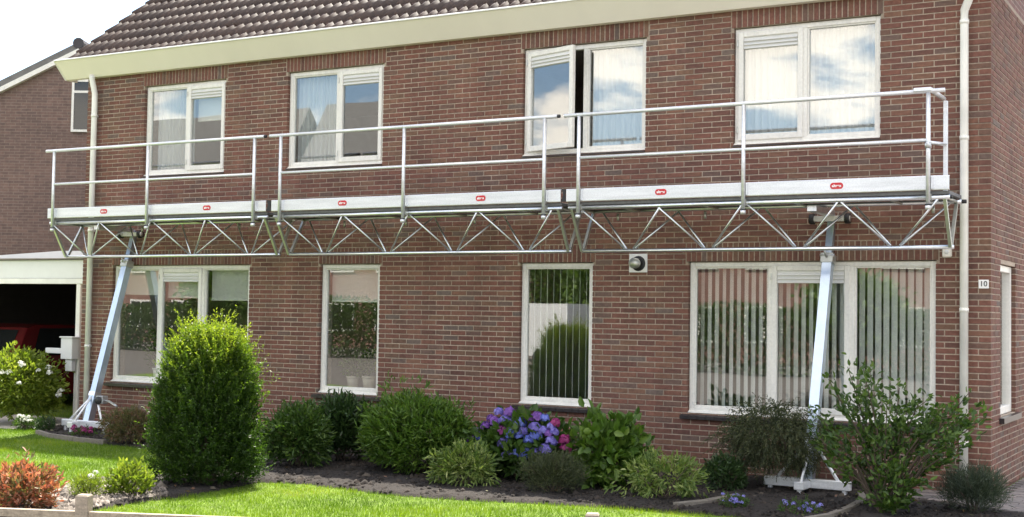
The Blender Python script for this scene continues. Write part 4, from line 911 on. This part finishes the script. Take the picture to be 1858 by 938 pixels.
# ------------------------------------------------------------------ struts
def strut(x, label, zb, crank):
    s = tag(empty('support_strut', (x, -.80, zb)), label, 'strut', 'struts under the scaffold bridge')
    def S(mb, n, m, par=None, smooth=False): o = mb.build(n, m, None, smooth); setp(o, par or s); return o
    y_at = lambda z: -.80+(z-zb)*.69/2.4
    a, b = Vector((x, y_at(zb+.10), zb+.10)), Vector((x, y_at(2.42), 2.42)); d = (b-a).normalized()
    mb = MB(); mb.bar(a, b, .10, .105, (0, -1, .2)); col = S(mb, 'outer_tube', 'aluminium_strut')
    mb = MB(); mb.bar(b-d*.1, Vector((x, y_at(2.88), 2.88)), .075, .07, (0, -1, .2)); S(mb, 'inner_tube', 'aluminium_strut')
    mb = MB(); mb.bar(b-d*.07, b+d*.03, .128, .13, (0, -1, .2)); cl = S(mb, 'clamp', 'aluminium_dull')
    mb = MB(); mb.tube(b+Vector((-.075, -.05, .02)), b+Vector((.075, -.05, .02)), .018, .018, 8); mb.tube(b+Vector((0, -.08, .0)), b+Vector((-.02, -.10, .09)), .012, .012, 6); S(mb, 'clamp_pin', 'zinc_steel', cl, True)
    mb = MB(); mb.bar(a+d*.38, a+d*.44, .118, .122, (0, -1, .2)); S(mb, 'collar', 'aluminium')
    # head: arm under the truss and wall rollers
    mb = MB(); mb.bbox(x-.05, x+.05, -.72, -.06, 2.86, 2.925, .004); hd = S(mb, 'head_arm', 'aluminium')
    mb = MB(); mb.tube((x-.21, -.075, 2.83), (x+.21, -.075, 2.83), .018, .018, 8); mb.bbox(x-.17, x+.17, -.10, -.05, 2.80, 2.86, .004); S(mb, 'roller_axle', 'aluminium_dull', hd)
    for sx in (-1, 1):
        mb = MB(); mb.tube((x+sx*.19-.025, -.075, 2.83), (x+sx*.19+.025, -.075, 2.83), .055, .055, 16); S(mb, 'wall_roller', 'black_rubber', hd, True)
        mb = MB(); mb.tube((x+sx*.19-.028, -.075, 2.83), (x+sx*.19+.028, -.075, 2.83), .035, .035, 14); S(mb, 'roller_hub', 'aluminium_dull', hd, True)
    # base: cross beam, front foot, braces
    zc = zb+.095
    mb = MB(); mb.bbox(x-.44, x+.44, -.85, -.78, zc-.045, zc+.045, .006); bm_ = S(mb, 'base_beam', 'aluminium_bright')
    mb = MB(); mb.bbox(x-.05, x+.05, -1.1, -.851, zc-.04, zc+.04, .006); S(mb, 'front_beam', 'aluminium_bright')
    for px, py in ((x-.38, -.815), (x+.38, -.815), (x, -1.06)):
        mb = MB(); mb.bbox(px-.022, px+.022, py-.022, py+.022, G-.005, zc-.04, .004); mb.bbox(px-.04, px+.04, py-.04, py+.04, G-.008, G+.012, .003); S(mb, 'foot', 'aluminium_bright')
    for sx in (-1, 1):
        mb = MB(); mb.tube((x+sx*.32, -.815, zc+.03), (x+sx*.05, y_at(zb+.46), zb+.46), .017, .017, 10); S(mb, 'brace', 'aluminium_bright', None, True)
    mb = MB(); mb.tube((x, -1.02, zc+.03), (x, y_at(zb+.46)-.05, zb+.46), .015, .015, 10); S(mb, 'brace', 'aluminium_bright', None, True)
    if crank:
        p = Vector((x+.10, y_at(zb+.42)+.02, zb+.42)); mb = MB(); mb.bbox(p.x-.03, p.x+.10, p.y-.05, p.y+.06, p.z-.05, p.z+.06, .006); wn = S(mb, 'winch', 'zinc_steel')
        mb = MB(); mb.tube(p+Vector((.04, -.055, 0)), p+Vector((.04, -.075, 0)), .055, .055, 16); S(mb, 'winch_drum', 'black_rubber', wn, True)
        mb = MB(); mb.tube(p+Vector((.1, 0, 0)), p+Vector((.17, -.01, -.01)), .010, .010, 8); mb.bar(p+Vector((.17, -.01, .0)), p+Vector((.36, -.06, -.05)), .03, .016); mb.tube(p+Vector((.35, -.06, -.05)), p+Vector((.42, -.08, -.06)), .014, .014, 8); S(mb, 'crank_handle', 'zinc_steel', wn)
    return s
strut(-4.36, 'slanting aluminium strut with a winch crank beside the left downpipe', .06, True)
strut(5.865, 'slanting aluminium strut in front of the wide window, its base behind shrubs', .03, False)

# ------------------------------------------------------------------ small wall things
p = tag(empty('house_number_sign', (7.411, -.012, 2.145)), 'white house number plate reading 10 near the house corner', 'sign')
mb = MB(); mb.bbox(7.362, 7.460, -.012, -.001, 2.100, 2.188, .003); o = mb.build('plate', 'sign_white'); setp(o, p)
o = bpy.data.objects.new('digits', text_mesh('10', .075, 'sign_black', 'digits', .0008, .0008)); C.objects.link(o); setp(o, p); o.location = (7.411, -.0135, 2.145); o.rotation_euler = (math.pi/2, 0, 0)
fl = tag(empty('flue_outlet', (3.625, -.02, 2.375)), 'black boiler flue on a square white plate beside the narrow window', 'flue')
def FP(mb, n, m, smooth=False): o = mb.build(n, m, None, smooth); setp(o, fl)
mb = MB(); mb.bbox(3.512, 3.738, -.016, -.001, 2.268, 2.482, .004); FP(mb, 'plate', 'sign_white')
mb = MB(); mb.tube((3.63, -.016, 2.37), (3.63, -.035, 2.37), .088, .08, 20); FP(mb, 'collar', 'black_rubber', True)
mb = MB(); mb.tube((3.63, -.034, 2.37), (3.63, -.09, 2.37), .062, .060, 18); FP(mb, 'pipe', 'sign_black', True)
mb = MB(); mb.tube((3.63, -.09, 2.37), (3.63, -.15, 2.37), .058, .052, 18, False)
for k in range(5): mb.tube((3.63, -.092-k*.013, 2.37), (3.63, -.097-k*.013, 2.37), .061, .061, 18)
FP(mb, 'terminal_grid', 'aluminium_dull', True)
lm = tag(empty('wall_socket_box', (7.06, -.03, 2.465)), 'small square cream box on the wall below the truss end', 'box')
mb = MB(); mb.bbox(7.014, 7.106, -.055, -.001, 2.415, 2.515, .012); o = mb.build('housing', 'cream_paint'); setp(o, lm)
mb = MB(); mb.tube((7.06, -.055, 2.468), (7.06, -.062, 2.468), .024, .022, 14); o = mb.build('cover', 'grille_white', None, True); setp(o, lm)

# ------------------------------------------------------------------ carport, car, letter box
cp = tag(empty('carport', (-8, .4, G)), 'flat-roofed white carport with deep fascia beside the house', 'carport')
def CP(mb, n, m, par=None): o = mb.build(n, m); setp(o, par or cp); return o
mb = MB(); mb.bbox(-12.0, -5.62, .30, .36, 2.21, 2.49, .005); CP(mb, 'fascia', 'grille_white')
mb = MB(); mb.bbox(-12.0, -5.62, .275, .34, 2.12, 2.205, .005); CP(mb, 'lower_trim', 'pipe_plastic')
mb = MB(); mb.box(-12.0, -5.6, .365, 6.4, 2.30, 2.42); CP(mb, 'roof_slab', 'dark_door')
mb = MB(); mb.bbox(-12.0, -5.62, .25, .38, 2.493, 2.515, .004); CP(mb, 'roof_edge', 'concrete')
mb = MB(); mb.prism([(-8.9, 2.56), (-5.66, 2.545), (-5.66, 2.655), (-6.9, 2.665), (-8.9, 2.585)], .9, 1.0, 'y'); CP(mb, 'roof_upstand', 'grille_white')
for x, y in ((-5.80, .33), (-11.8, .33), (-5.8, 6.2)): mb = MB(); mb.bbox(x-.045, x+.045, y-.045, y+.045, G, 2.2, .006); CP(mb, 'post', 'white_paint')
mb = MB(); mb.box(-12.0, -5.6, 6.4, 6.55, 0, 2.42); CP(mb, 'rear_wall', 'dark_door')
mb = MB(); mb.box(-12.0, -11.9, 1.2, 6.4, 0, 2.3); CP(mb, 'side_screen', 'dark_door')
lbx = tag(empty('letter_box', (-5.93, .22, 1.0)), 'white letter box with side shelf on the carport post', 'letter box')
for nm, q in (('box', (-5.98, -5.74, .14, .28, .98, 1.30)), ('shelf', (-6.34, -5.982, .16, .26, 1.06, 1.14)), ('lid', (-6.0, -5.72, .12, .285, 1.302, 1.322)), ('bracket', (-5.91, -5.77, .17, .25, .80, .978))):
    mb = MB(); mb.bbox(*q, .006); o = mb.build(nm, 'grille_white'); setp(o, lbx)
# red hatchback, its tail to the street
car = tag(empty('parked_car', (-9.3, 3.2, 0)), 'dark red hatchback parked in the shade under the carport', 'car')
def CR(mb, n, m, par=None, smooth=False): o = mb.build(n, m, None, smooth); setp(o, par or car); return o
cx, y0 = -9.3, 1.3
prof = [(0, .30), (-.03, .55), (.02, .82), (.10, .92), (.42, 1.40), (.62, 1.46), (1.9, 1.45), (2.55, .98), (3.45, .86), (3.62, .66), (3.66, .35), (3.4, .24), (.2, .24)]
bm = bmesh.new(); ring = []
lay = [(-.83, .86), (-.80, .96), (-.70, 1.0), (.70, 1.0), (.80, .96), (.83, .86)]
mb = MB(); n = len(prof); vs = []
for wx, k in lay:
    for (yy, zz) in prof:
        inw = max(0, (zz-.9))*.34; vs.append((cx+wx*(1-inw), y0+1.83+(yy-1.83)*(.97+.03*k), .24+(zz-.24)*(.93+.07*k)))
fs = [tuple(range(n)), tuple(range(len(vs)-n, len(vs)))]+[(l*n+i, l*n+(i+1) % n, (l+1)*n+(i+1) % n, (l+1)*n+i) for l in range(len(lay)-1) for i in range(n)]
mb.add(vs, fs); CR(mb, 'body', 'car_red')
mb = MB(); mb.add([(cx-.60, y0+.118, .96), (cx+.60, y0+.118, .96), (cx+.52, y0+.385, 1.36), (cx-.52, y0+.385, 1.36)], [(0, 1, 2, 3)]); CR(mb, 'rear_window', 'car_glass')
for sx in (-1, 1):
    mb = MB(); mb.add([(cx+sx*.822, y0+.45, .93), (cx+sx*.822, y0+2.35, .93), (cx+sx*.70, y0+1.85, 1.39), (cx+sx*.70, y0+.68, 1.39)], [(0, 1, 2, 3)]); CR(mb, 'side_window', 'car_glass')
    mb = MB(); mb.bbox(cx+sx*.68-.09, cx+sx*.68+.09, y0-.02, y0+.05, .68, .92, .01); CR(mb, 'tail_light', 'car_light')
    for yy in (.65, 2.95):
        mb = MB(); mb.tube((cx+sx*.70, y0+yy, .29), (cx+sx*.85, y0+yy, .29), .29, .29, 20); wh = CR(mb, 'wheel', 'black_rubber', None, True)
        mb = MB(); mb.tube((cx+sx*.84, y0+yy, .29), (cx+sx*.858, y0+yy, .29), .18, .17, 16); CR(mb, 'rim', 'aluminium_dull', wh)
mb = MB(); mb.bbox(cx-.26, cx+.26, y0-.05, y0-.034, .55, .66, .004); CR(mb, 'number_plate', 'sign_white')
mb = MB(); mb.bbox(cx-.78, cx+.78, y0-.08, y0+.1, .32, .52, .03); CR(mb, 'bumper', 'black_rubber')

# ------------------------------------------------------------------ neighbour's house
nb = tag(empty('neighbour_house', at(145, 92, x=-12), None, YAW), 'dark purplish brick house whose gable end rises behind the carport', 'house')
nb.location.z = 0; nz = at(145, 92, x=-12).z; ns = .52
def NB(mb, n, m, par=None): o = mb.build(n, m); o.parent = par or nb; return o
mb = MB(); hw = 4.6; mb.prism([(-hw, 0), (hw, 0), (hw, nz-ns*hw), (0, nz), (-hw, nz-ns*hw)], 0, 9, 'y'); NB(mb, 'gable_wall', 'neighbour_brick_front')
for sx in (-1, 1):
    e = hw+.3; mb = MB(); mb.prism([(0, nz+.03), (sx*e, nz-ns*e+.03), (sx*e, nz-ns*e+.17), (0, nz+.17)], -.10, 9.1, 'y'); rf = NB(mb, 'roof', 'far_roof')
    mb = MB(); mb.prism([(0, nz-.08), (sx*e, nz-ns*e-.08), (sx*e, nz-ns*e+.025), (0, nz+.025)], -.12, -.003, 'y'); NB(mb, 'bargeboard', 'white_paint', rf)
mb = MB(); mb.tube((0, -.12, nz+.14), (0, 9.1, nz+.14), .12, .12, 10); NB(mb, 'ridge', 'roof_edge')
w_ = empty('window', (0, 0, 0), nb)
mb = MB(); wx0, wx1, wz0, wz1 = -.13, 1.1, nz-1.74, nz-.62
for q in ((wx0, wx0+.05), (wx1-.05, wx1)): mb.box(q[0], q[1], -.05, -.001, wz0, wz1)
for z_ in (wz0, wz1-.29, wz1-.05): mb.box(wx0+.05, wx1-.05, -.049, -.002, z_, z_+.05)
NB(mb, 'frame', 'white_paint', w_)
mb = MB(); mb.box(wx0+.04, wx1-.04, -.03, -.004, wz0+.04, wz1-.04); NB(mb, 'pane', 'car_glass', w_)

# ------------------------------------------------------------------ low timber fence in front
pA, pB = at(153, 897, z=.30), at(1075, 931, z=.30); fd = (pB-pA).normalized(); fd.z = 0; fd.normalize()
fe = tag(empty('timber_fence', (pA.x, pA.y, 0)), 'low weathered timber knee rail fence at the front edge of the lawn', 'fence')
def FE(mb, n, m, par=None): o = mb.build(n, m); setp(o, par or fe); return o
def fpost(P):
    mb = MB(); w = .050
    sd_ = Vector((-fd.y, fd.x, 0)); vs = []
    for z_, s_ in ((-.1, 1), (P.z-.012, 1), (P.z, .82)):
        for a_, b_ in ((-1, -1), (1, -1), (1, 1), (-1, 1)): vs.append(Vector((P.x, P.y, z_))+fd*(a_*w*s_)+sd_*(b_*w*s_))
    mb.add(vs, [(3, 2, 1, 0), (8, 9, 10, 11)]+[(k+i, k+(i+1) % 4, k+4+(i+1) % 4, k+4+i) for k in (0, 4) for i in range(4)]); FE(mb, 'post', 'timber_grey')
span = (pB-pA).length; 
for k in (-1, 0, 1, 2): fpost(Vector((pA.x, pA.y, .30))+fd*span*k if k < 1 else Vector((pA.x, pA.y, .30))+fd*span*k)
for k in (-1, 0, 1):
    a_ = Vector((pA.x, pA.y, .138))+fd*(span*k+.052); b_ = Vector((pA.x, pA.y, .138))+fd*(span*(k+1)-.052)
    mb = MB(); mb.bar(a_, b_, .055, .06); FE(mb, 'rail', 'timber_rail')

# ------------------------------------------------------------------ across the street (seen in the panes)
def far_house(x, y, w, h, rz, mat, label):
    e = tag(empty('street_house', (x, y, 0)), label, 'house', 'houses across the street')
    def FH(mb, n, m, par=None): o = mb.build(n, m); setp(o, par or e); return o
    mb = MB(); mb.box(x-w/2, x+w/2, y-8, y, 0, h); FH(mb, 'wall', mat)
    mb = MB(); mb.prism([(y+.4, h-.15), (y-4, rz), (y-8.4, h-.15)], x-w/2-.2, x+w/2+.2, 'x'); FH(mb, 'roof', 'far_roof')
    k = int(w/2.6)
    for i in range(k):
        for z0 in (.8, 3.6):
            xx = x-w/2+w*(i+.5)/k; mb = MB(); mb.box(xx-.75, xx+.75, y+.01, y+.06, z0, z0+1.4); f = FH(mb, 'window', 'white_paint'); mb = MB()
            for sx in (-1, 1): mb.box(xx+sx*.36-.31, xx+sx*.36+.31, y+.062, y+.07, z0+.1, z0+1.3)
            FH(mb, 'pane', 'car_glass', f)
far_house(-41, -36, 15, 6.0, 12.3, 'pink_brick', 'brick house with tall roof across the street, mirrored in the upper window nearest the carport')
far_house(-26, -37, 13.6, 6.0, 12.6, 'pink_brick', 'brick house across the street mirrored in the narrow plant window')
far_house(-4, -34, 13, 5.2, 8.6, 'pink_brick', 'pinkish brick house across the street mirrored in the wide blind-covered window')
def far_tree(x, y, h, r, label, seed):
    e = tag(empty('street_tree', (x, y, 0)), label, 'tree', 'trees across the street')
    mb = MB(); mb.path([(x, y, -.1), (x+.1, y, h*.3), (x, y+.1, h*.6), (x+.1, y, h*.85)], [.2, .15, .1, .04], 7)
    for k in range(6): a_ = k*1.05; mb.path([(x, y, h*.35+k*.08*h), (x+.6*r*math.cos(a_), y+.6*r*math.sin(a_), h*.5+k*.07*h)], [.07, .02], 5)
    o = mb.build('trunk', 'bark'); setp(o, e)
    P, Nn, rad = shell(900, (x, y, h*.62), (r, r, h*.38), .4, -.9, .35, seed); PP = np.repeat(P, 6, 0)+RNG.normal(0, .16, (len(P)*6, 3))
    foliage('crown', PP, orient(len(PP), np.repeat(Nn, 6, 0), .8), .22, .13, 'leaf_fresh', e, None, True)
far_tree(-9.5, -27, 4.6, 1.6, 'round tree across the street mirrored beside the strut in the wide window', 51)
far_tree(-16.5, -27.5, 5.2, 1.9, 'leafy tree across the street mirrored in the blind window above the hydrangea', 53)
far_tree(-1.0, -26, 3.2, 1.5, 'low bushy tree across the street mirrored in the pane next to the downpipe', 55)
far_tree(-13.2, -31, 5.6, 2.0, 'dark tree further back across the street, mirrored over the white van', 59)
far_tree(-19.5, -32, 6.0, 2.2, 'tallest leafy tree across the street, mirrored above the tall hedge', 60)
far_tree(-27, -27, 4.4, 1.7, 'bushy tree across the street mirrored above the potted plants', 57)
van = tag(empty('delivery_van', (-11.50, -24, 0)), 'white van across the street mirrored in the narrow blind window', 'van')
def VN(mb, n, m, par=None): o = mb.build(n, m); setp(o, par or van); return o
mb = MB(); mb.prism([(-14.20, .4), (-14.20, 1.1), (-13.50, 1.25), (-12.90, 2.0), (-12.60, 2.1), (-9.40, 2.1), (-9.30, .4)], -25, -23.2, 'y'); VN(mb, 'body', 'van_white')
mb = MB(); mb.add([(-13.47, -23.3, 1.3), (-13.47, -24.9, 1.3), (-12.93, -24.85, 1.97), (-12.93, -23.35, 1.97)], [(0, 1, 2, 3)]); VN(mb, 'windscreen', 'car_glass')
mb = MB(); mb.box(-12.80, -11.90, -23.199, -23.19, 1.25, 1.85); VN(mb, 'side_window', 'car_glass')
for xx in (-13.20, -10.30):
    for yy in (-24.95, -23.25): mb = MB(); mb.tube((xx, yy-.1, .33), (xx, yy+.1, .33), .33, .33, 18); VN(mb, 'wheel', 'black_rubber')

def hedge(x0, x1, y, h, label, seed):
    e = tag(empty('street_hedge', ((x0+x1)/2, y, 0)), label, 'hedge', 'hedges across the street'); n = int((x1-x0)*1300)
    P = np.stack([RNG.uniform(x0, x1, n), y+RNG.uniform(-.45, .45, n), h*RNG.random(n)**.85], 1); P[:, 2] *= 1+.10*noise2(P[:, 0], P[:, 1], seed, 1.5); P[:, 1] += .12*noise2(P[:, 0], P[:, 2], seed+1, 2)
    foliage('crown', P, orient(n, np.tile([[0, .5, .6]], (n, 1)), .7), .13, .075, 'leaf_mid', e, None, True)
    mb = MB()
    for k in range(int((x1-x0)/.8)): mb.path([(x0+.4+k*.8, y, -.05), (x0+.45+k*.8, y+.05, h*.7)], [.04, .015], 5)
    setp(mb.build('stems', 'bark'), e)
hedge(-36, -24, -26, 2.0, 'clipped hedge across the street mirrored in the window beside the carport', 71)
hedge(-22.5, -15.5, -26.5, 2.3, 'tall hedge across the street mirrored in the narrow plant window', 72)
hedge(-8.5, 3.5, -25.5, 2.1, 'long hedge across the street mirrored in the wide blind-covered window', 73)

# ------------------------------------------------------------------ plants on the inside sills
def potted(x, z0, pr, ph, label, mat, n, r, ln, wd, upb, seed, pm='terracotta_pale'):
    e = tag(empty('potted_plant', (x, .36, z0)), label, 'plant', 'potted plants on the inside sills')
    mb = MB(); mb.tube((x, .36, z0), (x, .36, z0+ph), pr*.75, pr, 14); mb.tube((x, .36, z0+ph-.02), (x, .36, z0+ph+.004), pr*1.08, pr*1.08, 14); o = mb.build('pot', pm, None, True); setp(o, e)
    P, Nn, rad = shell(n, (x, .36, z0+ph+r[2]*.9), r, .35, -.8, .25, seed); PP = np.repeat(P, 5, 0); o = foliage('leaves', PP, orient(len(PP), np.repeat(Nn, 5, 0)+np.array([0, 0, upb]), .6), ln, wd, mat, e)
    mb = MB(); mb.path([(x, .36, z0+ph-.03), (x, .36, z0+ph+r[2])], [.01, .006], 5); o = mb.build('stem', 'stem_green'); setp(o, e)
ZS = .76
mb = MB()
for x0_, x1_ in ((-4.74, -2.2), (-.93, -.03)): mb.bbox(x0_, x1_, .291, .50, .725, .755, .005)
hb(mb, 'inside_sill', 'pot_white')
potted(-.66, ZS-.004, .085, .15, 'bushy plant in a clay pot, nearer the dark reveal of the narrow window', 'leaf_fresh', 70, (.17, .1, .12), .06, .03, .5, 61)
potted(-.40, ZS-.004, .09, .16, 'round clipped plant in the middle clay pot of the narrow window', 'leaf_mid', 110, (.12, .11, .19), .05, .022, .2, 63)
potted(-.16, ZS-.004, .09, .16, 'taller bright plant in a clay pot at the wall side of the narrow window', 'leaf_bright', 110, (.12, .11, .25), .05, .024, .2, 65)
potted(-4.18, ZS-.004, .08, .14, 'trailing plant in a white pot behind the slanting strut', 'leaf_mid', 80, (.13, .1, .33), .13, .018, .8, 67, 'pot_white')
